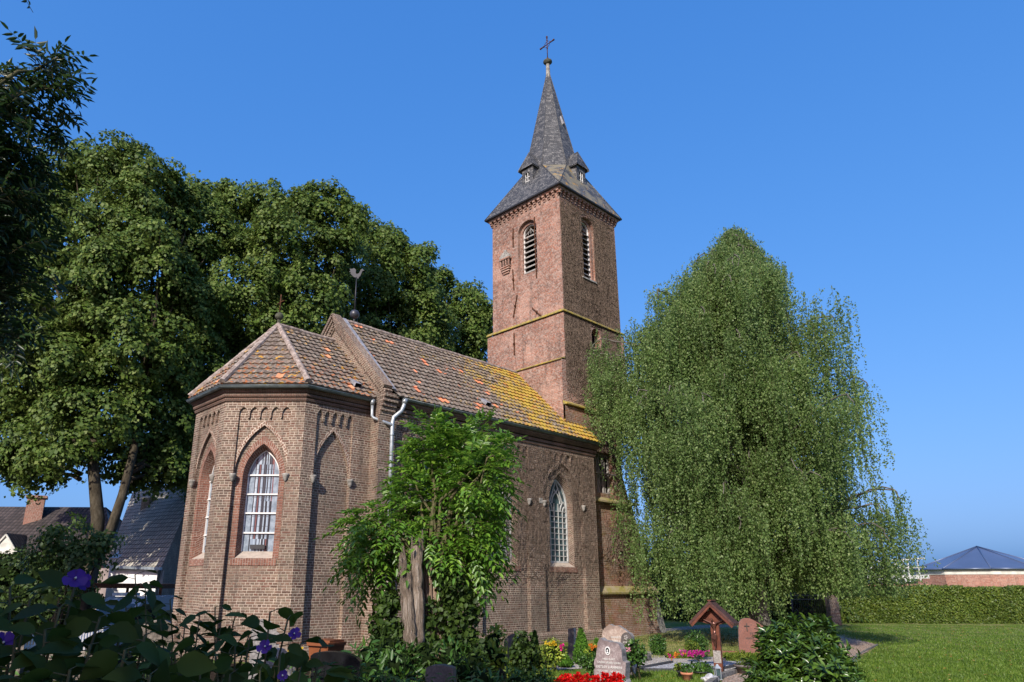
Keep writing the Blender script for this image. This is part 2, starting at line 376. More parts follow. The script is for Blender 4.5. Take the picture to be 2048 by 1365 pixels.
# ================================================================== CHURCH
Zv = np.array([0, 0, 1.])
church = thing('church', (0, 0, 0), 'brick village church with slate broach spire and lichen covered tiled roof', 'church')
x0, x1, y1, yN = -3.616, -2.194, 1.422, 4.70
y2 = y1+1.855; XG = -.2; YS = -.40; YNN = 5.10; XW = 9.10; YC = 2.35
s2 = math.sqrt(.5)
def lancets(a, b, zt, zap, n, tooth=.055):   # top boundary of a recess from left to right with hanging teeth
    w_ = (b-a-tooth*(n-1))/n; P = []
    for i in range(n):
        l = a+i*(w_+tooth); P += arch(l, l+w_, zt+(zap-zt)*.45, zap, 4)
        if i < n-1:
            P += [(l+w_, zt+.03), (l+w_+tooth*.5, zt-.02), (l+w_+tooth, zt+.03)]
    return P
def soldier_ring(mb, O, U, N, a, b, zb, zs, za, w_, proud=.004, legs=True):
    inn = arch(a, b, zs, za, 10); out = arch(a-w_, b+w_, zs, za+w_*1.35, 10)
    if legs: inn = [(a, zb)]+inn+[(b, zb)]; out = [(a-w_, zb)]+out+[(b+w_, zb)]
    L = 0
    for i in range(len(inn)-1):
        d = math.dist(inn[i], inn[i+1]); d2 = math.dist(out[i], out[i+1]); dd = (d+d2)/2
        P = [O+U*p[0]+Zv*p[1]+N*proud for p in (inn[i], inn[i+1], out[i+1], out[i])]
        mb.poly(P, uv=[(0, L), (0, L+dd), (w_, L+dd), (w_, L)], N=N); L += dd
def bay(mbs, O, U, N, uA, uB, z0, z1, rec, zrb, zs, zaa, zt, zap, nl, d1=.055, d2=.075, win=None, kind='apse'):
    """mbs: dict of builders; (uA,uB) extent of the wall, rec=(a,b) recess"""
    a, b = rec; O = np.array(O, float); U = np.array(U, float); N = np.array(N, float)
    hole = [(a, zrb)]+lancets(a, b, zt, zap, nl)+[(b, zrb)]
    W = mbs['wall']
    W.panel(O, U, N, [(uA, z0), (uB, z0), (uB, z1), (uA, z1)], [hole], d1+d2+.01)
    OB = O-N*d1
    A_ = arch(a, b, zs, zaa, 10)
    W.panel(OB, U, N, [(a, zs), (a, z1), (b, z1), (b, zs)]+A_[::-1][1:-1], (), d2)
    # arch soffit
    for i in range(len(A_)-1):
        p, q = OB+U*A_[i][0]+Zv*A_[i][1], OB+U*A_[i+1][0]+Zv*A_[i+1][1]
        W.poly([p, q, q-N*d2, p-N*d2])
    rg_ = mbs.new('hood'); soldier_ring(rg_, OB, U, N, a+.004, b-.004, zs, zs, zaa, .085, .006, legs=False)
    OC = O-N*(d1+d2)
    if win:
        RB = mbs.new('red'); 
        wa, wb, wz, ws, wap, dep, sp = win
        h = [(wa, wz)]+arch(wa, wb, ws, wap, 10)+[(wb, wz)]
        W.panel(OC, U, N, [(a-.02, zrb-.02), (b+.02, zrb-.02), (b+.02, zaa+.02), (a-.02, zaa+.02)], [h], 0.0)
        g = [(wa+sp, wz+.16)]+arch(wa+sp, wb-sp, ws, wap-sp*2.4, 10)+[(wb-sp, wz+.16)]
        RR = RB if kind == 'apse' else W
        for i in range(len(h)-1):       # splayed reveal
            p, q = OC+U*h[i][0]+Zv*h[i][1], OC+U*h[i+1][0]+Zv*h[i+1][1]
            p2, q2 = OC-N*dep+U*g[i][0]+Zv*g[i][1], OC-N*dep+U*g[i+1][0]+Zv*g[i+1][1]
            L = sum(math.dist(h[k], h[k+1]) for k in range(i)); l = math.dist(h[i], h[i+1])
            RR.poly([p, q, q2, p2], uv=[(0, L), (0, L+l), (dep, L+l), (dep, L)])
        S = mbs.new('sill')
        S.poly([OC-N*dep+U*(wa+sp-.02)+Zv*(wz+.165), OC-N*dep+U*(wb-sp+.02)+Zv*(wz+.165), OC+U*(wb)+Zv*(wz-.0)-N*.0, OC+U*(wa)+Zv*(wz)])
        soldier_ring(RB if kind == 'apse' else mbs.new('ring'), OC, U, N, wa, wb, wz-.0, ws, wap, min(.14, wa-a+.0 if wa-a > .05 else .1))
        # soldier sill course
        R2 = RB
        e = .10
        P = [(wa-e, wz-.17), (wb+e, wz-.17), (wb+e, wz-.002), (wa-e, wz-.002)]
        R2.poly([OC+U*p[0]+Zv*p[1]+N*.02 for p in P], uv=[(0, 0), (0, wb-wa+2*e), (.17, wb-wa+2*e), (.17, 0)], N=N)
        R2.poly([OC+U*P[3][0]+Zv*P[3][1]+N*.02, OC+U*P[2][0]+Zv*P[2][1]+N*.02, OC+U*P[2][0]+Zv*P[2][1], OC+U*P[3][0]+Zv*P[3][1]])
        R2.poly([OC+U*P[0][0]+Zv*P[0][1]+N*.02, OC+U*P[1][0]+Zv*P[1][1]+N*.02, OC+U*P[1][0]+Zv*P[1][1], OC+U*P[0][0]+Zv*P[0][1]])
        return OC-N*dep, g
    else:
        W.panel(OC, U, N, [(a-.02, zrb-.02), (b+.02, zrb-.02), (b+.02, zaa+.02), (a-.02, zaa+.02)], (), 0)
    return None
def boss(mb, O, U, N, u, z, r=.075):
    c = np.array(O, float)+np.array(U)*u+Zv*z
    i0 = len(mb.v); mb.lathe([(0, -.17), (r*.35, -.15), (r*.8, -.09), (r*1.0, -.02), (r*1.15, 0), (r*1.15, .035), (0, .035)], tuple(c), 10)
class Multi(dict):
    def new(s, k): b = MB(); s.setdefault('_'+k, []).append(b); return b
    def flush(s, k, name, mat, parent):
        for b in s.get('_'+k, []): b.build(name, mat, parent)
CB = Multi(wall=MB())
E_O, E_U, E_N = (x0, y2, 0), (0, -1, 0), (-1, 0, 0)
S_O, S_U, S_N = (x0, y1, 0), (s2, -s2, 0), (-s2, -s2, 0); LS = 2.011
C_O, C_U, C_N = (x1, 0, 0), (1, 0, 0), (0, -1, 0)
z0w, z1w = -.1, 6.42
LE = y2-y1
winE = bay(CB, E_O, E_U, E_N, 0, LE, z0w, z1w, (.30, LE-.30), .35, 4.23, 5.45, 5.64, 5.93, 5, win=(.50, LE-.50, 2.27, 4.2, 5.0, .26, .055))
winS = bay(CB, S_O, S_U, S_N, 0, LS, z0w, z1w, (.355, LS-.355), .35, 4.23, 5.47, 5.64, 5.93, 5, win=(.555, LS-.555, 2.27, 4.2, 5.02, .26, .055))
bay(CB, C_O, C_U, C_N, 0, -x1+XG+.05, z0w, z1w, (.35, 1.43), .35, 4.2, 5.45, 5.64, 5.93, 5)
# hidden sides
W = CB['wall']
W.panel((x1, yN, 0), (-s2, -s2, 0), (-s2, s2, 0), [(0, z0w), (LS, z0w), (LS, z1w), (0, z1w)])
W.panel((XG, yN, 0), (-1, 0, 0), (0, 1, 0), [(0, z0w), (XG-x1, z0w), (XG-x1, z1w), (0, z1w)])
for (O, U, N, us) in ((E_O, E_U, E_N, (.30, LE-.30)), (S_O, S_U, S_N, (.355, LS-.355)), (C_O, C_U, C_N, (.35, 1.43))):
    for u in us: boss(CB.new('stone'), np.array(O)+np.array(N)*.01, U, N, u, 4.22)
wall = CB['wall'].build('choir_wall', 'brick', church)
CB.flush('hood', 'arch_hood', 'brick_hood', wall); CB.flush('red', 'window_surround', 'brick_red', wall); CB.flush('sill', 'window_sill', 'sill', wall); CB.flush('stone', 'corbel_boss', 'stone', wall)
# tiny column and leaf ornament beside the frieze
# ------- stained windows
def apse_window(OC, g, U, N, bars):
    U = np.array(U, float); N = np.array(N, float)
    mb = MB(); a = g[0][0]; b = g[-1][0]
    for t in tessellate_polygon([[Vector((p[0], p[1], 0)) for p in g]]):
        mb.poly([OC+U*g[i][0]+Zv*g[i][1] for i in t], uv=[((g[i][0]-a)/(b-a), g[i][1]) for i in t], N=N)
    o = mb.build('window', 'stained', church)
    fr = MB()
    for i in range(len(g)-1):
        p, q = OC+N*.015+U*g[i][0]+Zv*g[i][1], OC+N*.015+U*g[i+1][0]+Zv*g[i+1][1]; fr.bar(p, q, .022, .03)
    for z in bars: fr.bar(OC+N*.03+U*(a-.01)+Zv*z, OC+N*.03+U*(b+.01)+Zv*z, .03, .035)
    fr.build('frame', 'whitewood', o)
    vb = MB(); cu = (a+b)/2; zz = g[0][1]+.06
    vb.box(tuple(OC+N*.05+U*cu+Zv*(zz+.05)), (.36, .03, .1), math.atan2(U[1], U[0])); vb.build('ventilation_flap', 'darkmetal', o)
apse_window(winE[0], winE[1], E_U, E_N, (4.22, 3.76, 3.31, 2.86))
apse_window(winS[0], winS[1], S_U, S_N, (4.27, 3.80, 3.34, 2.87))
# ------- nave wall
NB = Multi(wall=MB())
nO, nU, nN = (XG, YS, 0), (1, 0, 0), (0, -1, 0); u = lambda x: x-XG
wins = []
cuts = [u(.35), u(3.25), u(5.98), u(XW)]
recs = [(u(.87), u(2.90)), (u(3.60), u(5.63)), (u(6.35), u(8.38))]
NB['wall'].panel(nO, nU, nN, [(0, -.1), (cuts[0], -.1), (cuts[0], 6.46), (0, 6.46)])
for i, rc in enumerate(recs):
    cu = sum(rc)/2
    wins.append(bay(NB, nO, nU, nN, cuts[i], cuts[i+1], -.1, 6.46, rc, .30, 4.2, 5.62, 5.70, 5.92, 7, win=(cu-.62, cu+.62, 2.26, 4.2, 5.3, .24, .09), kind='nave'))
    for uu in rc: boss(NB.new('stone'), np.array(nO)+np.array(nN)*.01, nU, nN, uu, 4.25)
    # small stone blocks
    NB.new('block').box((XG+rc[0]-.16, YS-.005, 4.27), (.16, .03, .16))
W = NB['wall']
W.panel((XG, yN+.4, 0), (0, -1, 0), (-1, 0, 0), [(0, -.1), (.4, -.1), (.4, 6.46), (0, 6.46)])   # N stub
W.panel((XG, 0, 0), (0, -1, 0), (-1, 0, 0), [(0, -.1), (-YS, -.1), (-YS, 6.6), (0, 6.6)])
W.panel((XW, YS, 0), (0, 1, 0), (1, 0, 0), [(0, -.1), (YNN-YS, -.1), (YNN-YS, 6.46), (0, 6.46)])
W.panel((XW, YNN, 0), (-1, 0, 0), (0, 1, 0), [(0, -.1), (XW-XG, -.1), (XW-XG, 6.46), (0, 6.46)])
# stepped buttress at the nave corner
BW = .42
for (za, zb, pr) in ((-.1, 4.55, .10), (4.62, 6.0, .05)):
    W.box((XG+BW/2-.05, YS-pr/2+.001, (za+zb)/2), (BW+.02, pr, zb-za))
W.poly([(XG-.06, YS-.10, 4.55), (XG+BW-.04, YS-.10, 4.55), (XG+BW-.04, YS-.05, 4.62), (XG-.06, YS-.05, 4.62)])
# plinth
PL = MB()
sweep(PL, [(XG-.02, YS), (XW, YS), (XW, YS+.6)], [(0, -.1), (.07, -.1), (.07, .24), (0, .33)])
sweep(PL, [(x0, y2+.8), (x0, y1), (x1, 0), (XG-.1, 0)], [(0, -.1), (.06, -.1), (.06, .2), (0, .28)])
nw = W.build('nave_wall', 'brick_nave', church)
NB.flush('hood', 'arch_hood', 'brick_hood', nw); NB.flush('red', 'soldier_course', 'brick_red', nw); NB.flush('ring', 'arch_ring', 'brick_nave', nw); NB.flush('sill', 'window_sill', 'sill', nw); NB.flush('stone', 'corbel_boss', 'stone', nw); NB.flush('block', 'stone_block', 'stone', nw); PL.build('plinth', 'brick_nave', nw)
# nave windows: 5 lights, rows, tracery
def nave_window(OC, g):
    U = np.array(nU, float); N = np.array(nN, float); a, b = g[0][0], g[-1][0]; zb = g[0][1]; apx = max(p[1] for p in g)
    mb = MB()
    for t in tessellate_polygon([[Vector((p[0], p[1], 0)) for p in g]]): mb.poly([OC+U*g[i][0]+Zv*g[i][1] for i in t], N=N)
    o = mb.build('window', 'glass', church)
    fr = MB(); Q = lambda p: OC+N*.025+U*p[0]+Zv*p[1]
    for i in range(len(g)): fr.bar(Q(g[i]), Q(g[(i+1) % len(g)]), .045, .05)
    n = 5; zs = 4.05
    for k in range(1, n): fr.bar(Q((a+(b-a)*k/n, zb)), Q((a+(b-a)*k/n, zs+(.25 if k in (2, 3) else 0))), .020, .03)
    rows = 9
    for k in range(1, rows+1): fr.bar(Q((a, zb+(zs-zb)*k/rows)), Q((b, zb+(zs-zb)*k/rows)), .017, .025)
    def arc(p0, p1, pa, nn=5):
        P = arch(p0, p1, pa[0], pa[1], nn)
        for i in range(len(P)-1): fr.bar(Q(P[i]), Q(P[i+1]), .03, .035)
    w_ = (b-a)/n
    arc(a, a+w_*1.5, (zs, zs+.32)); arc(b-w_*1.5, b, (zs, zs+.32)); arc(a+w_*1.5, b-w_*1.5, (zs+.25, zs+.62))
    for k in (0, 4): arc(a+w_*k+.02, a+w_*(k+1)-.02, (zs, zs+.16))
    c = (a+b)/2
    fr.bar(Q((a+w_, zs+.3)), Q((c, apx-.05)), .03, .035); fr.bar(Q((b-w_, zs+.3)), Q((c, apx-.05)), .03, .035)
    fr.bar(Q((c, zs+.6)), Q((c-.13, apx-.25)), .025, .03); fr.bar(Q((c, zs+.6)), Q((c+.13, apx-.25)), .025, .03)
    fr.build('tracery', 'greypaint', o)
for wi in wins: nave_window(*wi)
# ------- cornices
choirpath = [(XG, yN), (x1, yN), (x0, y2), (x0, y1), (x1, 0), (XG, 0)]
cm = MB()
sweep(cm, choirpath, [(0, 6.08), (.03, 6.08), (.05, 6.12), (.05, 6.15), (0, 6.15)], False)
sweep(cm, choirpath, [(0, 6.17), (.07, 6.17), (.09, 6.20), (.09, 6.25), (0, 6.25)], False)
sweep(cm, choirpath, [(0, 6.27), (.08, 6.27), (.16, 6.36), (.16, 6.42), (0, 6.42)], False)
sweep(cm, [(XG+BW, YS), (XW, YS), (XW, YS+.5)], [(0, 6.05), (.03, 6.05), (.05, 6.1), (.05, 6.13), (0, 6.13)], False)
sweep(cm, [(XG+BW, YS), (XW, YS), (XW, YS+.5)], [(0, 6.16), (.08, 6.16), (.09, 6.25), (0, 6.25)], False)
sweep(cm, [(XG+BW, YS), (XW, YS), (XW, YS+.5)], [(0, 6.29), (.1, 6.29), (.2, 6.40), (.2, 6.46), (0, 6.46)], False)
cm.build('cornice', 'brick_band', church)
# ------- gutters
def gut(path, z, o, r=.065):
    m = MB(); prof = [(o+r+r*math.cos(t), z+r*math.sin(t)) for t in [math.pi+math.pi*i/6 for i in range(7)]]
    prof += [(o+r+(r-.012)*math.cos(t), z+(r-.012)*math.sin(t)) for t in [2*math.pi-math.pi*i/6 for i in range(7)]]
    sweep(m, path, prof)
    # front bead and joint straps
    q = offset(path, o+2*r)
    m.tube([(p.x, p.y, z) for p in q], .011, 6)
    return m
gm = gut([(x1, yN), (x0, y2), (x0, y1), (x1, 0), (XG-.03, 0)], 6.42, .14); g1 = gm.build('gutter', 'gutter', church)
gm = gut([(XG+.55, YS), (XW+.05, YS)], 6.50, .17); g2 = gm.build('gutter', 'gutter', church)
# downpipes
dp = MB(); px_ = XG+.30; yp = YS-.16
dp.tube([(XG+.62, YS-.24, 6.43), (XG+.60, YS-.24, 6.30), (XG+.54, YS-.22, 6.15), (px_+.03, yp, 5.95), (px_, yp, 5.8), (px_, yp, 1.75)], .055, 10)
dp.tube([(XG-.13, -.22, 6.33), (XG-.13, -.22, 5.98), (XG-.10, -.25, 5.92), (px_-.05, yp-.02, 5.74), (px_, yp, 5.70)], .042, 10)
dp.tube([(XG+.63, YS-.24, 6.5), (XG+.62, YS-.24, 6.36)], [.085, .07], 10); dp.tube([(XG-.13, -.22, 6.42), (XG-.13, -.22, 6.27)], [.07, .06], 10)
for z in (5.45, 3.6, 2.0): dp.tube([(px_, yp, z), (px_, yp, z+.05)], .062, 10)
dpo = dp.build('downpipe', 'zinc', church)
dp = MB(); dp.tube([(px_, yp, 1.77), (px_, yp, -.05)], .06, 10); dp.build('cast_iron_foot', simple('cream_flaking_paint', (.5, .42, .32), .8, .2, 0, .5, 12), dpo)
# ------- tiled roofs
def tile_roof(mb, eL, eR, rL, rR, tw=.185, row=.24, amp=.016, lift=.045, du=.0463):
    """quad roof plane; eL,eR eaves ends, rL,rR upper ends (may coincide)"""
    eL, eR, rL, rR = (np.array(q, float) for q in (eL, eR, rL, rR))
    U = (eR-eL)/np.linalg.norm(eR-eL); up = (rL+rR)/2-(eL+eR)/2; up = up-U*(up@U); S = np.linalg.norm(up); up /= S; N = np.cross(U, up)
    if N[2] < 0: N = -N
    n = max(2, round(S/row)); h = S/n
    uL = lambda s: (rL-eL)@U*(s/S); wR = (eR-eL)@U; uR = lambda s: wR+((rR-eR)@U)*(s/S)
    for k in range(n):
        sa, sb = k*h-.0, min(S, (k+1)*h+.03)
        la, lb, ra, rb = uL(sa), uL(sb), uR(sa), uR(sb); lo, hi = min(la, lb), max(ra, rb)
        us = [lo]+[q*du for q in range(math.floor(lo/du)+1, math.ceil(hi/du))]+[hi]
        jit = [rng.normal()*.004 for _ in range(len(us)//4+3)]
        prev = None
        for i, q in enumerate(us):
            ph = (q/tw)%1; wv = amp*(1.0 if ph < .25 else (.2 if ph < .5 else (-.9 if ph < .75 else -.3)))
            wv += jit[i//4]
            qa, qb = min(max(q, la), ra), min(max(q, lb), rb)
            a = eL+U*qa+up*sa+N*(wv+lift); b = eL+U*qb+up*sb+N*(wv*.9+.004); c = eL+U*qa+up*sa+N*(-.01)
            if prev is not None:
                pa, pb, pc, pq = prev
                tu = lambda z_: z_/tw
                mb.poly([pa, a, b, pb], uv=[(tu(pq), k+.02), (tu(q)-1e-3, k+.02), (tu(q)-1e-3, k+.98), (tu(pq), k+.98)], N=N)
                mb.poly([pc, c, a, pa], uv=[(tu(pq), k+.02), (tu(q)-1e-3, k+.02), (tu(q)-1e-3, k+.03), (tu(pq), k+.03)])
            prev = (a, b, c, q)
ro = .20; zE = 6.47; AP = (-1.93, YC, 8.80); GX = -.04; RG = (GX, YC, 8.80)
ep = offset([(GX, yN), (x1, yN), (x0, y2), (x0, y1), (x1, 0), (GX, 0)], ro); ep = [(p.x, p.y, zE) for p in ep]
cr = MB()
tile_roof(cr, ep[4], ep[5], AP, RG); tile_roof(cr, ep[3], ep[4], AP, AP); tile_roof(cr, ep[2], ep[3], AP, AP)
tile_roof(cr, ep[1], ep[2], AP, AP, du=.1); tile_roof(cr, ep[0], ep[1], RG, AP, du=.1)
cro = cr.build('choir_roof', 'tile_choir', church)
def ridge_tiles(mb, a, b, r=.09, L=.36, lift=.02):
    a, b = Vector(a), Vector(b); n = max(1, round((b-a).length/L)); d = (b-a)/n
    for i in range(n):
        p, q = a+d*i, a+d*(i+1.06); up = Vector((0, 0, lift+rng.normal()*.006))
        mb.tube([p+up, p+up+(q-p)*.9, q+up+Vector((0, 0, .012))], [r, r*.93, r*.9], 8, smooth=False)
hp = MB()
for i in (1, 2, 3, 4): ridge_tiles(hp, Vector(ep[i])+Vector((0, 0, .05)), AP, .085)
ridge_tiles(hp, AP, RG, .075); hp.build('hip_tiles', 'mortar_cap', cro)
def roof_vent(mb, p, U, up, N):
    p, U, up, N = map(lambda q: np.array(q, float), (p, U, up, N)); w_ = .21; L = .42
    F = lambda a, b, c: p+U*a+up*b+N*c
    mb.mat = 0
    mb.poly([F(-w_/2, 0, .14), F(w_/2, 0, .14), F(w_/2*.8, L, .04), F(-w_/2*.8, L, .04)])
    mb.poly([F(-w_/2, 0, .14), F(-w_/2, 0, .0), F(-w_/2*.8, L, .0), F(-w_/2*.8, L, .04)]); mb.poly([F(w_/2, 0, .14), F(w_/2, 0, .0), F(w_/2*.8, L, .0), F(w_/2*.8, L, .04)])
    mb.mat = 1; mb.poly([F(-w_/2+.02, .02, .12), F(w_/2-.02, .02, .12), F(w_/2-.02, .02, .02), F(-w_/2+.02, .02, .02)]); mb.mat = 0
def slope_frame(e, r_):   # south-facing slope frame
    up = np.array([0, r_[1]-e[1], r_[2]-e[2]], float); up /= np.linalg.norm(up); U = np.array([1., 0, 0]); N = np.cross(U, up); return U, up, N
U_, up_, N_ = slope_frame((0, -ro, zE), (0, YC, 8.8))
vb = MB(); roof_vent(vb, np.array([-.62, -ro, zE])+up_*.42, U_, up_, N_); vb.build('roof_vent', ['lead', 'void'], cro)
# nave roof
zR, yE, zEn = 9.55, YS-.27, 6.52; XT = 8.13
nr = MB()
tile_roof(nr, (.12, yE, zEn), (XW+.10, yE, zEn), (.12, YC, zR), (XW+.10, YC, zR), row=.255)
tile_roof(nr, (XW+.1, 2*YC-yE, zEn), (.12, 2*YC-yE, zEn), (XW+.1, YC, zR), (.12, YC, zR), du=.11)
nro = nr.build('nave_roof', 'tile_nave', church)
rt = MB(); ridge_tiles(rt, (.1, YC, zR), (XT, YC, zR), .085, .38, .0); rt.build('ridge_tiles', 'mortar_cap', nro)
U_, up_, N_ = slope_frame((0, yE, zEn), (0, YC, zR))
vb = MB(); roof_vent(vb, np.array([4.05, yE, zEn])+up_*.72, U_, up_, N_); vb.build('roof_vent', ['lead', 'void'], nro)
# gable wall with raking brick coping
gb = MB(); gx = GX
gb.panel((gx, YNN+.05, 0), (0, -1, 0), (-1, 0, 0), [(0, 6.3), (YNN-YS+.1, 6.3), (YNN-YS+.1, 6.62), (YNN+.05-YC, zR-.02), (0, 6.62)], (), .15)
slope = (zR-zEn)/(YC-yE)
for sgn in (-1, 1):
    for (o_, zz, t, dx) in ((0, .10, .10, .16), (0, -.03, .09, .12), (0, -.17, .10, .08), (0, -.30, .07, .04)):
        a = (gx+.05-dx/2, YC, zR+zz); b = (gx+.05-dx/2, YC+sgn*(YC-YS+.12), zR+zz-slope*(YC-YS+.12))
        gb.bar((gx+.06-dx/2, a[1], a[2]), (gx+.06-dx/2, b[1], b[2]), .12+dx, t)
    n = 34
    for k in range(1, n):       # raking dentils
        y = YC+sgn*k*(YC-YS)/n; z = zR-.24-slope*k*(YC-YS)/n
        gb.box((gx-.045, y, z), (.08, .035, .085))
# kneeler
for (zz, pr) in ((6.02, .06), (6.12, .11), (6.24, .16), (6.36, .22), (6.48, .26)):
    gb.box((XG+.19, YS-pr/2, zz+.04), (.46, pr, .105))
gb.build('gable', 'brick', church)
ld = MB(); ld.bar((.13, yE+.12, zEn+.22), (.13, YC-.2, zR-.0), .12, .02); ld.build('flashing', 'lead', nro)
# ------- tower
def lerp(a, b, t): return a+(b-a)*t
def rarch(a, b, zs, n=10): return arch(a, b, zs, zs+(b-a)/2, n)
T = MB()
TX0, TX1, TY0, TY1, ZS, ZT = 8.33, 12.03, .10, 3.80, 11.55, 16.60
EO, EU, EN = (TX0, TY1, 0), (0, -1, 0), (-1, 0, 0)
SO, SU, SN = (TX0, TY0, 0), (1, 0, 0), (0, -1, 0)
def belfry(O, U, N, W_, ow, oc, zb, zt, rec=None):
    a, b = oc-ow/2, oc+ow/2
    oa, ob = a-.14, b+.14; zs = zt-.02
    outer = [(oa, zb-.22)]+rarch(oa, ob, zs)+[(ob, zb-.22)]
    if rec: outer = [(oa, ZS+.16)]+rarch(oa, ob, zs)+[(rec, zs-.1), (rec, ZS+.16)] if False else [(oa, ZS+.18)]+rarch(oa, ob, zs)+[(ob, ZS+.18)]
    T.panel(O, U, N, [(0, ZS), (W_, ZS), (W_, ZT+.3), (0, ZT+.3)], [outer], .14)
    inner = [(a, zb)]+rarch(a, b, zs)+[(b, zb)]
    OO = np.array(O, float)-np.array(N)*.14
    lo = min(q[1] for q in outer)-.02; hi = max(q[1] for q in outer)+.02
    T.panel(OO, U, N, [(oa-.02, lo), (ob+.02, lo), (ob+.02, hi), (oa-.02, hi)], [inner], .35)
    return OO
OE = belfry(EO, EU, EN, TY1-TY0, .74, TY1-1.82, 13.75, 15.55)
OS = belfry(SO, SU, SN, TX1-TX0, .74, 1.72, 13.40, 15.65, rec=True)
T.panel((TX1, TY0, 0), (0, 1, 0), (1, 0, 0), [(0, 10), (3.7, 10), (3.7, ZT+.3), (0, ZT+.3)])
T.panel((TX1, TY1, 0), (-1, 0, 0), (0, 1, 0), [(0, 10), (3.7, 10), (3.7, ZT+.3), (0, ZT+.3)])
# stage 2
Y2N = 4.12
T.panel((TX0, Y2N, 0), EU, EN, [(0, 9.70), (Y2N-TY0+.0, 9.70), (Y2N-TY0, ZS-.05), (0, ZS-.05)])
hole = [(1.70, 10.55)]+rarch(1.70, 2.28, 11.05)+[(2.28, 10.55)]
T.panel((TX0, TY0-.0, 0), SU, SN, [(0, 9.65), (3.9, 9.65), (3.9, ZS-.05), (0, ZS-.05)], [hole], .35)
T.panel((TX0+3.9, TY0, 0), (0, 1, 0), (1, 0, 0), [(0, 9.0), (4.02, 9.0), (4.02, ZS-.05), (0, ZS-.05)]); T.panel((TX0+3.9, Y2N, 0), (-1, 0, 0), (0, 1, 0), [(0, 0), (3.9, 0), (3.9, ZS-.05), (0, ZS-.05)])
# stage 3
XT3 = 8.13
T.panel((XT3, Y2N, 0), EU, EN, [(0, 5.5), (Y2N-TY0, 5.5), (Y2N-TY0, 9.62), (0, 9.62)])
T.panel((XT3, TY0, 0), SU, SN, [(0, 7.95), (4.15, 7.95), (4.15, 9.66), (0, 9.66)])
tw = T.build('tower_wall', 'brick_tower', church)
# low stages of the tower with its battered south-west corner
TL = MB()
yS4, yS5, yS6 = .02, -.02, -.10
def wallS(y, prof, holes=(), d=.3): TL.panel((0, y, 0), (1, 0, 0), (0, -1, 0), prof, holes, d)
wl, wr = 9.80, 10.78
wh = [(wl, 4.90), (wl, 6.40), (wr, 6.40), (wr, 4.90)]
E4 = [(11.15, 7.9), (11.2, 6.15), (11.66, 4.77)]
wallS(yS4, [(XT3, 4.68), (11.78, 4.68), (11.45, 5.6), (11.32, 7.85), (XT3, 7.85)], [wh], .3)
wallS(yS5, [(8.9, 1.60), (12.95, 1.60), (12.75, 2.32), (11.85, 4.60), (8.9, 4.60)])
wallS(yS6, [(8.9, -.2), (13.60, -.2), (13.02, 1.50), (8.9, 1.50)])
def flank(y, pts):   # the sloping west side
    for i in range(len(pts)-1):
        (xa, za), (xb, zb) = pts[i], pts[i+1]
        TL.poly([(xa, y, za), (xa-.3, y+3.2, za), (xb-.3, y+3.2, zb), (xb, y, zb)], N=(1, 0, .2))
flank(yS4, [(11.78, 4.68), (11.45, 5.6), (11.32, 7.85)]); flank(yS5, [(12.95, 1.60), (12.75, 2.32), (11.85, 4.60)]); flank(yS6, [(13.60, -.2), (13.02, 1.50)])
TL.panel((XT3, TY0, 0), SU, SN, [(3.0, 7.95), (3.85, 7.95), (3.85, 9.6), (3.0, 9.6)])
tlw = TL.build('tower_base_wall', 'brick_tower_low', church)
# rough rendered patch at the battered foot
rp = MB(); rp.poly([(13.17, yS6-.012, -.1), (13.57, yS6-.012, -.1), (13.02, yS6-.012, 1.4), (12.98, yS6-.012, 1.1), (12.9, yS6-.012, .5)])
rp.build('render_patch', 'stone', tlw)
def ledge(path, z, o=.09, t=.07, rise=.10, mat=0):
    lg = MB(); sweep(lg, path, [(-.02, z-t), (o, z-t), (o, z-t+.045), (-.02, z+rise-.02)]); lg.build('ledge', 'ledge', church)
ledge([(TX0, Y2N), (TX0, TY0), (TX0+3.9, TY0)], ZS+.02, .07, .04, .11)
lg = MB(); sweep(lg, [(XT3, Y2N), (XT3, TY0), ], [(-.24, 9.62), (.06, 9.60), (.06, 9.64), (-.24, 9.76)]); lg.build('ledge', 'ledge', church)
ledge([(XT3+.0, TY0), (XT3+3.3, TY0)], 7.95, .18, .06, .13)
l2 = MB()
sweep(l2, [(8.9, yS5), (11.9, yS5)], [(-.06, 4.56), (.16, 4.56), (.16, 4.62), (-.08, 4.78)]); l2.build('mossy_ledge', 'moss_ledge', church); l2 = MB()
sweep(l2, [(8.9, yS6), (13.05, yS6)], [(-.06, 1.42), (.10, 1.40), (.11, 1.46), (-.10, 1.70)])
l2.build('mossy_ledge', 'moss_ledge', church)
# corbel frieze and eaves
cb = MB()
for (O, U, N, L) in ((EO, EU, EN, 3.7), (SO, SU, SN, 3.7), ((TX1, TY0, 0), (0, 1, 0), (1, 0, 0), 3.7)):
    O, U, N = map(lambda q: np.array(q, float), (O, U, N)); n = 15
    for k in range(n+1):
        p = O+U*(L*k/n); a = math.atan2(U[1], U[0])
        for (z, d, wd) in ((16.50, .045, .09), (16.58, .09, .10), (16.66, .13, .11)): cb.box(tuple(p+N*d/2+Zv*z), (wd, d, .075), a)
tp = [(TX1, TY1), (TX0, TY1), (TX0, TY0), (TX1, TY0), (TX1, TY1)]
sweep(cb, tp, [(0, 16.70), (.13, 16.70), (.16, 16.78), (.16, 16.84), (0, 16.84)], False)
cb.build('corbel_frieze', 'brick_tower', tw)
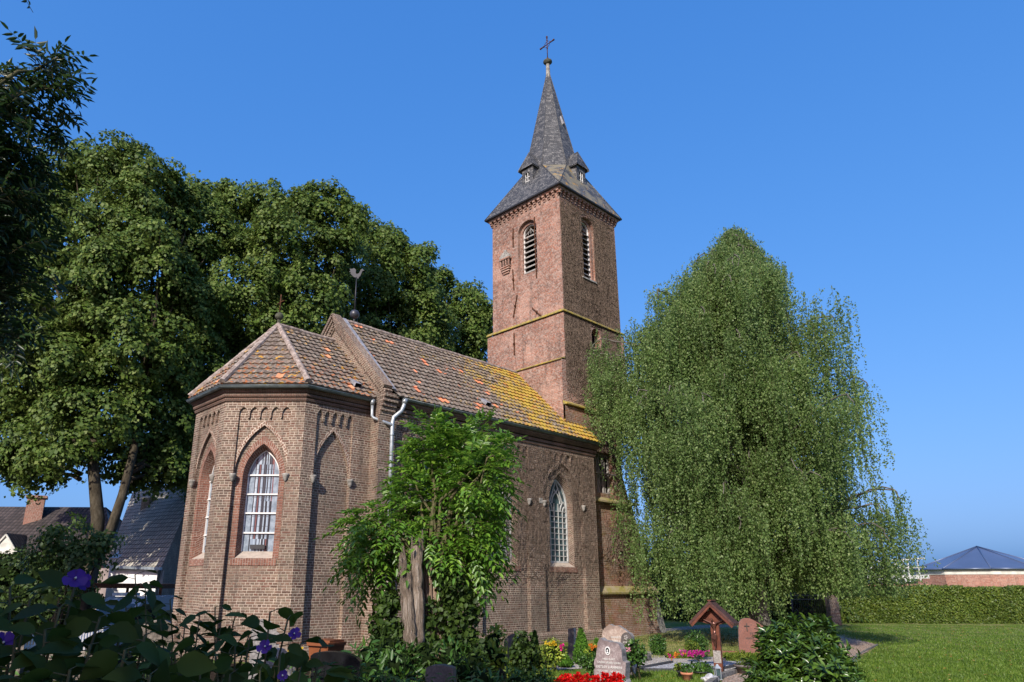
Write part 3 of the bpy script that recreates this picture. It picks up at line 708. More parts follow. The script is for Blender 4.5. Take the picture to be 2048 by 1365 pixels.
# louvres
def louvres(OO, U, N, oc, ow, zb, zs, name, n):
    U, N = np.array(U, float), np.array(N, float); a, b = oc-ow/2, oc+ow/2
    m = MB(); f = lambda q, z, d: OO-N*d+U*q+Zv*z
    g = [(a, zb)]+rarch(a, b, zs)+[(b, zb)]
    for i in range(len(g)): m.bar(f(*g[i], .10), f(*g[(i+1) % len(g)], .10), .07, .06)
    o = m.build('louvre_window', 'whitewood', church)
    s = MB(); H = (zs+.02-zb)/n
    for k in range(n):
        z = zb+.05+k*H
        s.poly([f(a+.03, z, .02), f(b-.03, z, .02), f(b-.03, z+H*.72, .20), f(a+.03, z+H*.72, .20)])
        s.poly([f(a+.03, z, .02), f(b-.03, z, .02), f(b-.03, z-.025, .03), f(a+.03, z-.025, .03)])
        s.poly([f(a+.03, z-.025, .03), f(b-.03, z-.025, .03), f(b-.03, z+H*.70, .22), f(a+.03, z+H*.70, .22)])
    c = (a+b)/2
    for k in range(5):
        q = a+.06+(b-a-.12)*k/4; s.bar(f(q, zs, .1), f(c+(q-c)*.2, zs+ow*.34*(1-abs(q-c)/ow), .1), .02, .02)
    s.build('slat', 'greywood', o)
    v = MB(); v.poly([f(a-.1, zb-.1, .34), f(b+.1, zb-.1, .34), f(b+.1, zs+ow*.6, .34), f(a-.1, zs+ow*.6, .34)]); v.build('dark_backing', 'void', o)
louvres(OE, EU, EN, TY1-1.82, .74, 13.75, 15.53, 'e', 8)
louvres(OS, SU, SN, 1.72, .74, 13.40, 15.63, 's', 10)
ss = MB(); ss.box((TX0+1.72, TY0+.1, 13.34), (.9, .3, .06)); ss.build('stone_sill', 'stone', tw)
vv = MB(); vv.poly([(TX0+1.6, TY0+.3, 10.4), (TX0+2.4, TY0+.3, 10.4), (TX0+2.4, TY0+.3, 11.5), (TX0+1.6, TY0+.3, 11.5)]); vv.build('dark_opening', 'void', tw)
# wooden stair window low on the tower
sw = MB()
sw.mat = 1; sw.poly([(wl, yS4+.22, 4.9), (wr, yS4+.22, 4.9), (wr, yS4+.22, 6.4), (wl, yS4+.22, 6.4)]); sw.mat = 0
for xx in (wl+.04, (wl+wr)/2-.12, (wl+wr)/2+.10, wr-.04): sw.bar((xx, yS4+.17, 4.9), (xx, yS4+.17, 6.4), .07, .07)
for xx in (wl+.26, wr-.24): sw.bar((xx, yS4+.18, 4.9), (xx, yS4+.18, 6.4), .03, .04)
for zz in (4.93, 5.55, 6.36): sw.bar((wl, yS4+.17, zz), (wr, yS4+.17, zz), .06, .07)
sw.bar((wl-.05, yS4-.04, 5.62), (wr+.1, yS4-.04, 5.62), .10, .05)
sw.build('stair_window', ['greywood', 'void'], church)
# bird house niche of bricks
nb = MB(); ny, nz = 2.98, 14.0
Pn = lambda y, z, d: (TX0-d, y, z)
for k, (z, d, wd) in enumerate(((14.05, .05, .34), (14.14, .09, .42), (14.23, .12, .48), (14.32, .14, .52))): nb.box((TX0-d/2, ny, z), (d, wd, .055))
for q in (-.22, -.07, .07, .22): nb.box((TX0-.12, ny+q, 14.49), (.06, .05, .28))
nb.box((TX0-.09, ny, 14.66), (.18, .60, .06))
P = [(-.30, 14.69), (-.27, 14.80), (-.15, 14.93), (0, 14.99), (.15, 14.93), (.27, 14.80), (.30, 14.69)]
nb.mat = 2; nb.prism(P, (TX0-.15, ny, 0), (0, -1, 0), (-1, 0, 0), .15); nb.box((TX0-.05, ny, 15.04), (.1, .1, .1))
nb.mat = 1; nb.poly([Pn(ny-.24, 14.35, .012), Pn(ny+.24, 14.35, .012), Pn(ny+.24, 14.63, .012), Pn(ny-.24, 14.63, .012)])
nb.build('nesting_niche', ['brick_tower', 'void', 'stone'], tw)
# wall anchors
for (ya, za, yb, zb) in ((2.57, 15.97, 2.58, 15.1), (1.39, 16.01, 1.35, 13.31), (2.62, 14.1, 2.57, 13.18), (2.40, 12.9, 2.62, 12.0), (1.62, 12.1, 1.15, 11.62), (2.60, 11.3, 2.60, 10.4)):
    m = MB(); m.bar((TX0-.03, ya, za), (TX0-.03, yb, zb), .035, .035); ym, zm = (ya+yb)/2, (za+zb)/2; m.box((TX0-.04, ym, zm), (.06, .07, .08)); m.build('wall_anchor', 'rust', tw)
# spire
sp_c = (10.18, 1.95); ze = 16.84; eo = .24
xe0, xe1, ye0, ye1 = TX0-eo, TX1+eo, TY0-eo, TY1+eo
ZK, RK, ZTIP = 18.75, 1.36, 24.55
octv = lambda R, z: [(sp_c[0]+R*math.cos(R_(22.5+45*k)), sp_c[1]+R*math.sin(R_(22.5+45*k)), z) for k in range(8)]
K = octv(RK, ZK); K2 = octv(RK*.80, ZK+1.1); K2 = octv(RK*(ZTIP-ZK-1.1)/(ZTIP-ZK)*.97, ZK+1.1); Tp = octv(.05, ZTIP)
corner = {1: (xe1, ye1), 3: (xe0, ye1), 5: (xe0, ye0), 7: (xe1, ye0)}   # diagonal sectors between octagon vertices
sp = MB()
def co(x, y): return (x, y, ze)
c_ne, c_nw, c_sw, c_se = co(xe1, ye1), co(xe0, ye1), co(xe0, ye0), co(xe1, ye0)
# octagon vertex k at 22.5+45k: k=0,1 around +x+y ; edges: 7-0 +x; 1-2 +y; 3-4 -x; 5-6 -y ; diagonals 0-1 (++), 2-3 (-+), 4-5 (--), 6-7 (+-)
faces = [([c_se, c_ne, K[0], K[7]], 0), ([c_ne, c_nw, K[2], K[1]], 0), ([c_nw, c_sw, K[4], K[3]], 0), ([c_sw, c_se, K[6], K[5]], 1), ([c_ne, K[1], K[0]], 0), ([c_nw, K[3], K[2]], 0), ([c_sw, K[5], K[4]], 1), ([c_se, K[7], K[6]], 1)]
for f, m in faces: sp.mat = m; sp.poly(f)
for k in range(8):
    j = (k+1) % 8; sp.mat = 1 if k in (6,) else 0; sp.poly([K[k], K[j], K2[j], K2[k]]); sp.mat = 0; sp.poly([K2[k], K2[j], Tp[j], Tp[k]])
spo = sp.build('spire', ['slate', 'slate_lichen'], church)
ev = MB(); pe = [(xe1, ye1), (xe0, ye1), (xe0, ye0), (xe1, ye0), (xe1, ye1)]
sweep(ev, pe, [(-.12, ze-.08), (.0, ze-.05), (.015, ze), (-.05, ze+.02), (-.12, ze-.0)], False); ev.build('eaves_board', 'darkmetal', spo)
# ridges
rg = MB()
for q, k in ((c_sw, 4), (c_sw, 5), (c_nw, 3), (c_se, 6), (c_se, 7)): rg.tube([q, K[k]], .022, 5)
for k in (3, 4, 5, 6, 7): rg.tube([K[k], K2[k], Tp[k]], .018, 5)
rg.build('hip_strip', 'slate', spo)
# dormers on east and south
def dormer(c, N, U, zb, zt, depth):
    c, N, U = map(lambda q: np.array(q, float), (c, N, U)); m = MB(); w_ = .30
    F = lambda a, z, d: c+U*a+N*d+Zv*z
    m.mat = 0
    hole = [(-.13, zb+.16)]+rarch(-.13, .13, zb+.60, 5)+[(.13, zb+.16)]
    m.panel(c, U, N, [(-w_, zb), (w_, zb), (w_, zt), (-w_, zt)], [hole], .06)
    for s_ in (-1, 1): m.poly([F(s_*w_, zb, 0), F(s_*w_, zt, 0), F(s_*w_, zt, -depth), F(s_*w_, zb, -depth)])
    pk = zt+.78; o = .12
    for s_ in (-1, 1):
        m.poly([F(s_*(w_+o), zt-.08, .14), F(0, pk, -.12), F(0, pk, -depth*1.2), F(s_*(w_+o), zt-.08, -depth)])
        m.poly([F(s_*(w_+o), zt-.14, .13), F(0, pk-.07, -.13), F(0, pk-.07, -depth), F(s_*(w_+o), zt-.14, -depth)])
        m.poly([F(s_*(w_+o), zt-.14, .14), F(s_*(w_+o), zt-.08, .14), F(0, pk, -.12), F(0, pk-.07, -.12)])
        # swept cheeks
        m.poly([F(s_*(w_), zb+.1, -.02), F(s_*w_, zt, -.05), F(s_*(w_+.28), zt+.12, -depth*.95), F(s_*(w_+.30), zb+.35, -depth*.5)])
    m.poly([F(-w_-.06, zt-.06, .09), F(w_+.06, zt-.06, .09), F(0, pk-.05, -.10)])
    o_ = m.build('dormer', 'slate', spo)
    b_ = MB()
    for q in (-.12, 0, .12): b_.bar(F(q, zb+.15, -.03), F(q, zb+.72, -.03), .025, .02)
    for z in (zb+.32, zb+.5): b_.bar(F(-.13, z, -.03), F(.13, z, -.03), .02, .02)
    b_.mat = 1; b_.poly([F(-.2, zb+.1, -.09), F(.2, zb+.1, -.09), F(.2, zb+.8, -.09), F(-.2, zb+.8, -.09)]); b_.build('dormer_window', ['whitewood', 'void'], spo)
dormer((sp_c[0]-1.60, sp_c[1], 0), (-1, 0, 0), (0, -1, 0), 17.75, 18.75, 1.1)
dormer((sp_c[0], sp_c[1]-1.60, 0), (0, -1, 0), (1, 0, 0), 17.75, 18.75, 1.1)
# roof hatch
rh = MB(); rh.bar((sp_c[0]+.02, sp_c[1]-.66, 21.28), (sp_c[0]+.02, sp_c[1]-.50, 21.75), .30, .06, up=(1, 0, 0)); rh.build('roof_hatch', 'lead', spo)
tpz = MB(); tpz.lathe([(.13, 24.05), (.10, 24.4), (.085, 24.95), (.10, 24.98)], (*sp_c, 0), 12); tpz.build('spire_cap', 'stone', spo)
fb = MB(); fb.lathe([(0, 24.95), (.10, 24.97), (.21, 25.10), (.20, 25.16), (.09, 25.26), (.03, 25.30)], (*sp_c, 0), 16); fb.build('finial_ball', 'copper_green', spo)
def cross(mb, c, z0, z1, za, arm, ang, r, knobs=True):
    U = np.array([math.cos(ang), math.sin(ang), 0]); c = np.array([c[0], c[1], 0.])
    mb.tube([c+Zv*z0, c+Zv*z1], r, 6); mb.tube([c-U*arm+Zv*za, c+U*arm+Zv*za], r, 6)
    if knobs:
        for p in (c+Zv*z1, c-U*arm+Zv*za, c+U*arm+Zv*za, c+Zv*(z0+.05)): mb.sphere(tuple(p), r*2.2, 5)
        for s_ in (-1, 1):
            for t in (.55, .8): mb.sphere(tuple(c+U*arm*s_*t+Zv*za), r*1.9, 4); mb.sphere(tuple(c+Zv*(za+(z1-za)*t*(1 if s_ > 0 else -.7))), r*1.8, 4)
        for i in range(12):
            t0, t1 = 2*math.pi*i/12, 2*math.pi*(i+1)/12
            mb.tube([c+U*math.cos(t0)*arm*.42+Zv*(za+math.sin(t0)*arm*.42), c+U*math.cos(t1)*arm*.42+Zv*(za+math.sin(t1)*arm*.42)], r*.5, 4)
fc = MB(); cross(fc, sp_c, 25.28, 26.55, 26.12, .40, R_(90), .022); fc.build('spire_cross', 'rust', spo)
ax, az = AP[0], AP[2]
m = MB(); m.tube([(ax, YC, az), (ax, YC, az+.22)], .05, 8); m.sphere((ax, YC, az+.30), .12, 8); m.build('finial_ball', 'copper_green', cro)
m = MB(); cross(m, (ax, YC), az+.40, az+.98, az+.74, .20, R_(90), .018, False); m.build('ridge_cross', 'rust', cro)
# weathercock on the nave ridge
wx = .62; m = MB()
m.sphere((wx, YC, zR+.33), .155, 9); m.build('ball', 'ball', nro)
m = MB(); m.tube([(wx, YC, zR-.05), (wx, YC, zR+.25)], .035, 6); m.tube([(wx+.12, YC, zR-.1), (wx+.10, YC, zR+.2)], .02, 6); m.tube([(wx, YC, zR+.45), (wx, YC, zR+1.62)], [.03, .016], 6); m.build('mast', 'darkmetal', nro)
ck = [(-.30, .10), (-.24, .02), (-.12, -.10), (.02, -.14), (.06, -.20), (.10, -.13), (.17, -.04), (.22, .10), (.25, .18), (.34, .20), (.27, .26), (.22, .28), (.16, .22), (.10, .08), (.0, .04), (-.06, .12), (-.05, .26), (-.14, .34), (-.26, .30), (-.34, .33), (-.30, .22), (-.36, .17), (-.27, .16)]
m = MB(); a = R_(-50); m.prism([(p*.72, q*.72+zR+1.70) for p, q in ck], (wx, YC, 0), (math.cos(a), math.sin(a), 0), (math.sin(a), -math.cos(a), 0), .03)
m.build('weathercock', simple('grey_sheet', (.045, .045, .055), .6, .3, 0, .2, 9), nro)

# ------- bare creeper stems on the walls
def creeper(name, label, roots, plane, bounds, n, seglen, up=.75, r0=.012, steps=40, parent=None, blocked=None, density=1):
    O, U, N = (np.array(q, float) for q in plane); m = MB(); m.mat = 0; V = []; F = []
    def grow(u_, z_, a, r, k, depth):
        pts = [(u_, z_)]
        for i in range(k):
            a += random.gauss(0, .38); a = a*.94+math.pi/2*.06*up
            u_ += math.cos(a)*seglen; z_ += math.sin(a)*seglen
            if not (bounds[0] < u_ < bounds[1] and bounds[2] < z_ < bounds[3]) or (blocked and blocked(u_, z_)): break
            pts.append((u_, z_))
            if depth < 2 and random.random() < .13*density: grow(u_, z_, a+random.choice((-1, 1))*random.uniform(.5, 1.2), r*.6, int(k*.6), depth+1)
        if len(pts) > 2:
            n_ = len(pts); i0 = len(V)
            for i, (a_, b_) in enumerate(pts):
                q0, q1 = pts[max(0, i-1)], pts[min(n_-1, i+1)]; dx, dz = q1[0]-q0[0], q1[1]-q0[1]; l = math.hypot(dx, dz) or 1
                rr = r*(1-.7*i/n_)
                px, pz = -dz/l*rr, dx/l*rr
                P = O+U*a_+Zv*b_
                V.extend([P+U*px+Zv*pz+N*.002, P+N*rr*1.6+N*.004, P-U*px-Zv*pz+N*.002])
            for i in range(n_-1):
                b_ = i0+i*3
                F.append((b_, b_+3, b_+4, b_+1)); F.append((b_+1, b_+4, b_+5, b_+2))
    for (u_, z_, a) in roots(n): grow(u_, z_, a, r0*random.uniform(.5, 1.3), steps, 0)
    me = bpy.data.meshes.new(name); me.from_pydata([tuple(p) for p in V], [], F)
    return link(name, me, ['vine'], None, (0, 0, 0), label=label, cat='climbing plant', group='bare creeper stems on the church walls')
M['vine'] = simple('dry_creeper_stem', (.17, .13, .10), .9, .1, 0, .4, 12)
blk1 = lambda u_, z_: XG+u_ > 6.62 and XG+u_ < 7.66 and 2.3 < z_ < 5.1
creeper('creeper', 'bare brown creeper stems spreading over the nave wall around its right window', lambda n: [(random.uniform(5.2, 9.2) if random.random() < .75 else random.uniform(.5, 5), random.uniform(1.8, 5.6), random.uniform(0, 3.14)) for _ in range(n)],
        ((XG, YS-.004, 0), (1, 0, 0), (0, -1, 0)), (.3, 9.25, .6, 6.0), 380, .085, .5, .005, 26, blocked=blk1)
blk2 = lambda u_, z_: (1.40 < u_ < 2.1 and 13.4 < z_ < 16.0) or (1.68 < u_ < 2.30 and 10.53 < z_ < 11.36)
creeper('creeper', 'dense grey creeper stems covering the south side of the bell tower', lambda n: [(random.uniform(0, 3.7), random.uniform(8.0, 15.5), random.uniform(.6, 2.5)) for _ in range(n)],
        ((TX0, TY0-.004, 0), (1, 0, 0), (0, -1, 0)), (0.01, 3.69, 7.95, 16.45), 900, .10, 1.1, .007, 30, blocked=blk2)
creeper('creeper', 'thin creeper stems hanging on the mossy lower wall of the tower', lambda n: [(random.uniform(0, 3.2), random.uniform(2.5, 7.6), random.uniform(-1.8, 1.8)) for _ in range(n)],
        ((XT3+.6, yS5-.02, 0), (1, 0, 0), (0, -1, 0)), (0.4, 3.4, 1.8, 4.5), 130, .08, .2, .007, 22)
# ================================================================== FOLIAGE TOOLS
def leaf_mat(name, c1, c2, c3=None, rough=.5, trans=.3, spec=.4, noise_s=.6):
    g = NG(name); rnd = g.n('ShaderNodeNewGeometry').outputs['Random Per Island']
    c = g.ramp(rnd, [(0, c1), (.6, c2), (1, c3 or c2)])
    c = g.mix(g.math('MULTIPLY', g.smooth(g.noise(noise_s, 3, g.ob()), .35, .65), .4), c, tuple(x*.55 for x in c1))
    g.base(c, rough, spec)
    if trans:
        tr = g.n('ShaderNodeBsdfTranslucent'); g.t.links.new(g.mix(.5, c, tuple(min(1, x*1.6) for x in (c3 or c2))), tr.inputs[0])
        mx = g.n('ShaderNodeMixShader'); mx.inputs[0].default_value = trans
        g.t.links.new(g.b.outputs[0], mx.inputs[1]); g.t.links.new(tr.outputs[0], mx.inputs[2]); g.t.links.new(mx.outputs[0], g.out.inputs[0])
    return g.m
def bark_mat(name, c1, c2, sc=(22, 3), bump=.03):
    g = NG(name); ob = g.ob(); u, v, _ = g.sep(g.uv())
    n = g.noise(1, 5, g.comb(g.math('MULTIPLY', u, float(sc[0])), g.math('MULTIPLY', v, float(sc[1]))), .7)
    g.base(g.ramp(n, [(.3, tuple(x*.35 for x in c1)), (.5, c1), (.7, c2)]), .95, .1); g.bump(n, bump, 1); return g.m
M['lime_leaf'] = leaf_mat('lime_tree_leaves', (.045, .085, .013), (.085, .14, .02), (.175, .225, .055), .55, .22, .2)
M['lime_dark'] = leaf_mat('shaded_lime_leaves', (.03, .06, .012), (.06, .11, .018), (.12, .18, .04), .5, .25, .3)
M['birch_leaf'] = leaf_mat('birch_leaves', (.075, .135, .032), (.13, .21, .055), (.25, .32, .12), .5, .4, .28, .35)
M['ash_leaf'] = leaf_mat('young_ash_leaves', (.05, .13, .012), (.10, .22, .02), (.20, .33, .035), .4, .3, .5, 1.2)
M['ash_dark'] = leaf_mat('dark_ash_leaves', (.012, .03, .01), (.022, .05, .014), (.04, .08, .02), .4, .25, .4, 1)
M['hibiscus_leaf'] = leaf_mat('large_hibiscus_leaves', (.026, .045, .008), (.04, .068, .010), (.065, .10, .014), .7, .25, .2, 3)
M['laurel_leaf'] = leaf_mat('glossy_laurel_leaves', (.035, .075, .012), (.06, .125, .016), (.11, .19, .025), .28, .15, .5, 2)
M['hedge_leaf'] = leaf_mat('hedge_leaves', (.05, .09, .012), (.10, .155, .02), (.17, .21, .03), .5, .2, .35, 1.2)
M['dark_leaf'] = leaf_mat('dark_green_leaves', (.02, .04, .007), (.036, .07, .010), (.06, .10, .015), .55, .2, .25, 2)
M['mid_leaf'] = leaf_mat('mid_green_leaves', (.03, .08, .012), (.055, .125, .018), (.09, .18, .025), .45, .2, .4, 2)
M['lime_green'] = leaf_mat('yellow_green_leaves', (.16, .24, .02), (.28, .36, .04), (.42, .46, .07), .4, .3, .4, 2)
M['conifer'] = leaf_mat('conifer_sprays', (.05, .13, .015), (.085, .20, .02), (.12, .26, .03), .6, .15, .2, 3)
M['yew'] = leaf_mat('dwarf_conifer_sprays', (.06, .11, .012), (.12, .17, .02), (.22, .24, .03), .6, .15, .2, 4)
M['far_leaf'] = leaf_mat('hazy_far_leaves', (.10, .15, .10), (.13, .19, .12), (.18, .24, .14), .8, .1, .1, .3)
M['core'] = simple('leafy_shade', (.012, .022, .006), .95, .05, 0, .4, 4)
M['bark'] = bark_mat('lime_bark', (.055, .045, .03), (.10, .085, .06), (8, 1.6))
M['birch_bark'] = bark_mat('old_birch_bark', (.10, .09, .075), (.34, .32, .28), (6, 2.5))
M['ivybark'] = bark_mat('ivy_covered_bark', (.20, .14, .10), (.42, .33, .26), (7, 1.2), .05)
M['deadwood'] = bark_mat('bare_split_wood', (.26, .20, .15), (.58, .51, .43), (26, 2.2), .10)
M['twig'] = simple('green_brown_twig', (.10, .09, .04), .8, .2, 0, .3, 10)

DIAMOND = (np.array([(0, 0, 0), (.45, .5, .08), (1, 0, -.06), (.45, -.5, .08)], float), [(0, 1, 2, 3)])
OVATE = (np.array([(0, 0, 0), (.22, .42, .06), (.6, .42, .05), (1, 0, -.12), (.6, -.42, .05), (.22, -.42, .06), (.35, 0, -.02)], float), [(0, 1, 6), (1, 2, 3, 6), (6, 3, 4, 5), (0, 6, 5)])
OVATE2 = (np.array([(0, 0, 0), (.15, .34, .05), (.4, .5, .07), (.7, .36, .03), (1, 0, -.16), (.7, -.36, .03), (.4, -.5, .07), (.15, -.34, .05), (.2, 0, 0), (.6, 0, -.04)], float), [(0, 1, 8), (1, 2, 9, 8), (2, 3, 4, 9), (9, 4, 5, 6), (8, 9, 6, 7), (0, 8, 7)])
PETAL = (np.array([(0, .0, 0), (.35, .26, .04), (.72, .46, .03), (.95, .30, -.02), (1, 0, .02), (.95, -.30, -.02), (.72, -.46, .03), (.35, -.26, .04), (.5, 0, -.03)], float), [(0, 1, 8), (1, 2, 8), (2, 3, 8), (3, 4, 8), (4, 5, 8), (5, 6, 8), (6, 7, 8), (7, 0, 8)])
def unit(a): return a/np.maximum(1e-9, np.linalg.norm(a, axis=-1, keepdims=True))
def leaf_cloud(P, T, Nn, L, Wd, shape=DIAMOND):
    """vectorised leaves: P base, T direction, Nn face normal"""
    P, T, Nn = np.asarray(P, float), unit(np.asarray(T, float)), np.asarray(Nn, float)
    B_ = unit(np.cross(Nn, T)); Nn = np.cross(T, B_); n = len(P); L = np.broadcast_to(L, n); Wd = np.broadcast_to(Wd, n)
    S, F = shape; k = len(S)
    V = P[:, None, :]+T[:, None, :]*(S[None, :, 0:1]*L[:, None, None])+B_[:, None, :]*(S[None, :, 1:2]*Wd[:, None, None])+Nn[:, None, :]*(S[None, :, 2:3]*L[:, None, None])
    return V.reshape(-1, 3), F, k, n
def cloud_mesh(name, clouds, b=(0, 0, 0), smooth=False):
    Vs, ls, li, off = [], [], [], 0
    for V, F, k, n in clouds:
        Vs.append(V)
        for f in F:
            a = np.array(f)[None, :]+(np.arange(n)*k)[:, None]+off; li.append(a.ravel()); ls.append(np.full(n, len(f)))
        off += len(V)
    V = np.concatenate(Vs)-np.array(b, float); L = np.concatenate(li); T_ = np.concatenate(ls)
    me = bpy.data.meshes.new(name); me.vertices.add(len(V)); me.vertices.foreach_set('co', V.ravel())
    me.loops.add(len(L)); me.loops.foreach_set('vertex_index', L.astype(np.int32)); me.polygons.add(len(T_))
    me.polygons.foreach_set('loop_start', np.concatenate(([0], np.cumsum(T_)[:-1])).astype(np.int32)); me.polygons.foreach_set('loop_total', T_.astype(np.int32))
    me.update(calc_edges=True); return me
def rdir(n): return unit(rng.normal(size=(n, 3)))
def leafpart(name, clouds, mat, parent):
    b = parent['_b']; return link(name, cloud_mesh(name, clouds, b), [mat], parent, b)
def lobe_leaves(lobes, cl_per_m2, cr, lpc, L, flat=.45, droop=.15, keep=None, shape=DIAMOND, inner=.25):
    """lobes: (centre, radius); leaf pads scattered on each lobe's shell"""
    Ps = []; Ns = []
    C_ = np.array([l[0] for l in lobes]); Rr = np.array([l[1] for l in lobes])
    for ci, (c, r) in enumerate(zip(C_, Rr)):
        n = max(6, int(cl_per_m2*r*r)); d = rdir(n); rad = r*(1-inner*rng.random(n)**1.7)*(1+.13*rng.normal(size=n))
        p = c+d*rad[:, None]*np.array([1, 1, .9]); ins = np.zeros(n, bool)
        for c2, r2 in zip(C_, Rr):
            if abs(r2-r) < 1e-9 and np.allclose(c2, c): continue
            ins |= np.linalg.norm(p-c2, axis=1) < r2*.6
        p, d = p[~ins], d[~ins]; n = len(p)
        if n == 0: continue
        m = lpc; ax = unit(d*.75+np.array([0, 0, .7])+rng.normal(size=(n, 3))*.25); pr = cr*(.45+.75*rng.random(n))
        e1 = unit(np.cross(ax, rdir(n))); e2 = np.cross(ax, e1)
        q = np.sqrt(rng.random((n, m)))*1.05; an = rng.random((n, m))*6.2832; lump = 1+.25*np.sin(an*3+rng.random((n, 1))*6)
        lat = e1[:, None]*np.cos(an)[..., None]+e2[:, None]*np.sin(an)[..., None]
        hgt = flat*(1-q*q)+rng.normal(size=(n, m))*.10-(rng.random((n, m)) < .25)*rng.random((n, m))*.5
        pos = p[:, None]+(lat*(q*lump)[..., None]+ax[:, None]*hgt[..., None])*pr[:, None, None]
        pos[..., 2] -= droop*(q*q)*pr[:, None]
        Ps.append(pos.reshape(-1, 3)); Ns.append((ax[:, None]+lat*(q*.9)[..., None]).reshape(-1, 3))
    P = np.concatenate(Ps); Nn = unit(np.concatenate(Ns)+rng.normal(size=P.shape)*.38)
    if keep is not None: k = keep(P); P, Nn = P[k], Nn[k]
    T = rdir(len(P)); T = T-Nn*np.sum(T*Nn, 1)[:, None]; T[:, 2] -= .25
    LL = L*(.6+.8*rng.random(len(P)))
    return leaf_cloud(P, T, Nn, LL, LL*.78, shape)
def limbs(mb, base, lobes, r0, split_z, n=10, wob=.35):
    """trunk that divides towards the lobes"""
    base = np.array(base, float); top = np.array([base[0], base[1], split_z]); 
    for c, r in lobes:
        c = np.array(c, float); k = 7; pts = []
        s = top+(c-top)*.0
        for i in range(k+1):
            t = i/k; q = s+(c-s)*t; q[2] = s[2]+(c[2]-s[2])*(t**.8); q = q+rng.normal(size=3)*wob*math.sin(math.pi*t)
            pts.append(q)
        mb.tube(pts, [max(.02, r0*.26*(1-t_/k)**1.1+.02) for t_ in range(k+1)], 6)
def tree(name, label, cat, base, lobes, r0, split_z, leaf, bark='bark', cl=9, cr=.9, lpc=26, L=.2, group=None, stems=None, **kw):
    t = thing(name, base, label, cat, group)
    m = MB(); b = np.array(base, float)
    top = np.array([np.mean([l[0][0] for l in lobes])*.3+b[0]*.7, np.mean([l[0][1] for l in lobes])*.3+b[1]*.7, split_z])
    if stems:
        for st, rr in stems: m.tube(st, rr, 10)
        ends = [st[-1] for st, _ in stems]
        for c, r in lobes:
            s0 = min(ends, key=lambda q: np.linalg.norm(q[:2]-c[:2])); zz0 = min(s0[2], c[2]-.3); s0 = np.array([s0[0], s0[1], zz0])
            m.tube([s0+(c-s0)*t_+Zv*.4*math.sin(3.14*t_)+rng.normal(size=3)*.15*math.sin(3.14*t_) for t_ in np.linspace(0, 1, 7)], [.13, .11, .09, .07, .05, .035, .02], 5)
    else:
        m.tube([b-Zv*.2, b+Zv*.25, b+(top-b)*.4+rng.normal(size=3)*.08, top], [r0*1.35, r0*1.05, r0*.9, r0*.8], 12)
        limbs(m, (top[0], top[1], 0), lobes, r0, split_z-.1)
    m.build('trunk', bark, t)
    leafpart('crown', [lobe_leaves(lobes, cl, cr, lpc, L, **kw)], leaf, t); return t
def L_(px, py, d, rpx, dd=0.): return (A(px, py, d+dd), rpx*d/FOC)
def sat(lobes, k=3, f=.42):      # smaller side clumps that break up each lobe
    out = list(lobes)
    for c, r in lobes:
        for d_ in rdir(k): out.append((c+d_*r*.86, r*f*(.7+.6*rng.random())))
    return out
rng = np.random.default_rng(11); random.seed(11)
# ================================================================== TREES
ZST = -1.15
limesA = [(232, 335, 82, 0), (150, 330, 72, 1), (315, 365, 66, 0), (80, 390, 80, 1), (240, 440, 100, -1), (345, 440, 60, 1), (130, 480, 110, 0), (30, 520, 100, 1), (310, 520, 95, -2), (200, 590, 110, -2), (60, 640, 110, 0), (360, 620, 90, 0), (120, 730, 110, -2), (270, 700, 110, -2), (20, 790, 100, 0), (370, 730, 90, 0), (200, 830, 110, -2), (330, 840, 90, 0), (90, 880, 95, -1), (15, 910, 60, 0), (280, 925, 60, 0), (345, 945, 50, 0), (-60, 700, 130, 2), (-40, 480, 110, 2), (378, 410, 48, 2), (385, 500, 60, 2), (395, 580, 60, 3)]
tree('lime_tree', 'tallest lime tree at the left with a forked trunk, beside the houses', 'tree', B(172, 33, ZST), sat([L_(x, y, 36, r*.86, k*1.2) for x, y, r, k in limesA]), .40, 1.5, 'lime_leaf', cl=15, cr=.80, lpc=90, L=.20, inner=.65, stems=[([B(170, 33, ZST-.1), B(172, 33, ZST+.4), A(186, 1120, 33), A(196, 1040, 33), A(186, 930, 33.3), A(190, 780, 34)], [.55, .42, .34, .30, .26, .16]), ([A(184, 1135, 33), A(222, 1060, 33), A(245, 990, 33.3), A(268, 900, 33.8), A(290, 760, 34.5)], [.26, .24, .21, .19, .12])], group='lime trees behind the church')
limesB = [(415, 400, 52, 0), (480, 400, 50, 0), (540, 410, 62, 0), (605, 415, 55, 0), (655, 420, 55, 0), (440, 470, 80, -1), (560, 500, 90, -1), (660, 510, 75, 0), (700, 440, 35, 0), (490, 590, 100, -2), (610, 610, 100, -1), (420, 640, 80, 0), (530, 700, 100, -1), (450, 780, 90, -1), (400, 880, 80, 0), (640, 720, 90, 0), (420, 960, 50, 0), (500, 900, 90, 1)]
tree('lime_tree', 'broad lime tree rising behind the choir roof and its ball finial', 'tree', B(480, 43, ZST), sat([L_(x, y, 42, r*.9, k*1.3) for x, y, r, k in limesB]), .42, 3, 'lime_leaf', cl=13, cr=.90, lpc=90, L=.21, inner=.6, group='lime trees behind the church')
limesC = [(735, 480, 50, 0), (790, 500, 50, 0), (835, 520, 40, 0), (745, 560, 75, -1), (820, 590, 70, 0), (700, 600, 60, 0), (760, 670, 90, 0), (850, 650, 60, 0), (700, 720, 80, 0), (840, 730, 70, 0)]
tree('lime_tree', 'lime tree behind the nave roof and the weathercock', 'tree', B(780, 52, ZST), sat([L_(x, y, 50, r*.92, k*1.5) for x, y, r, k in limesC]), .45, 5, 'lime_leaf', cl=10, cr=1.0, lpc=85, L=.235, inner=.6, group='lime trees behind the church')
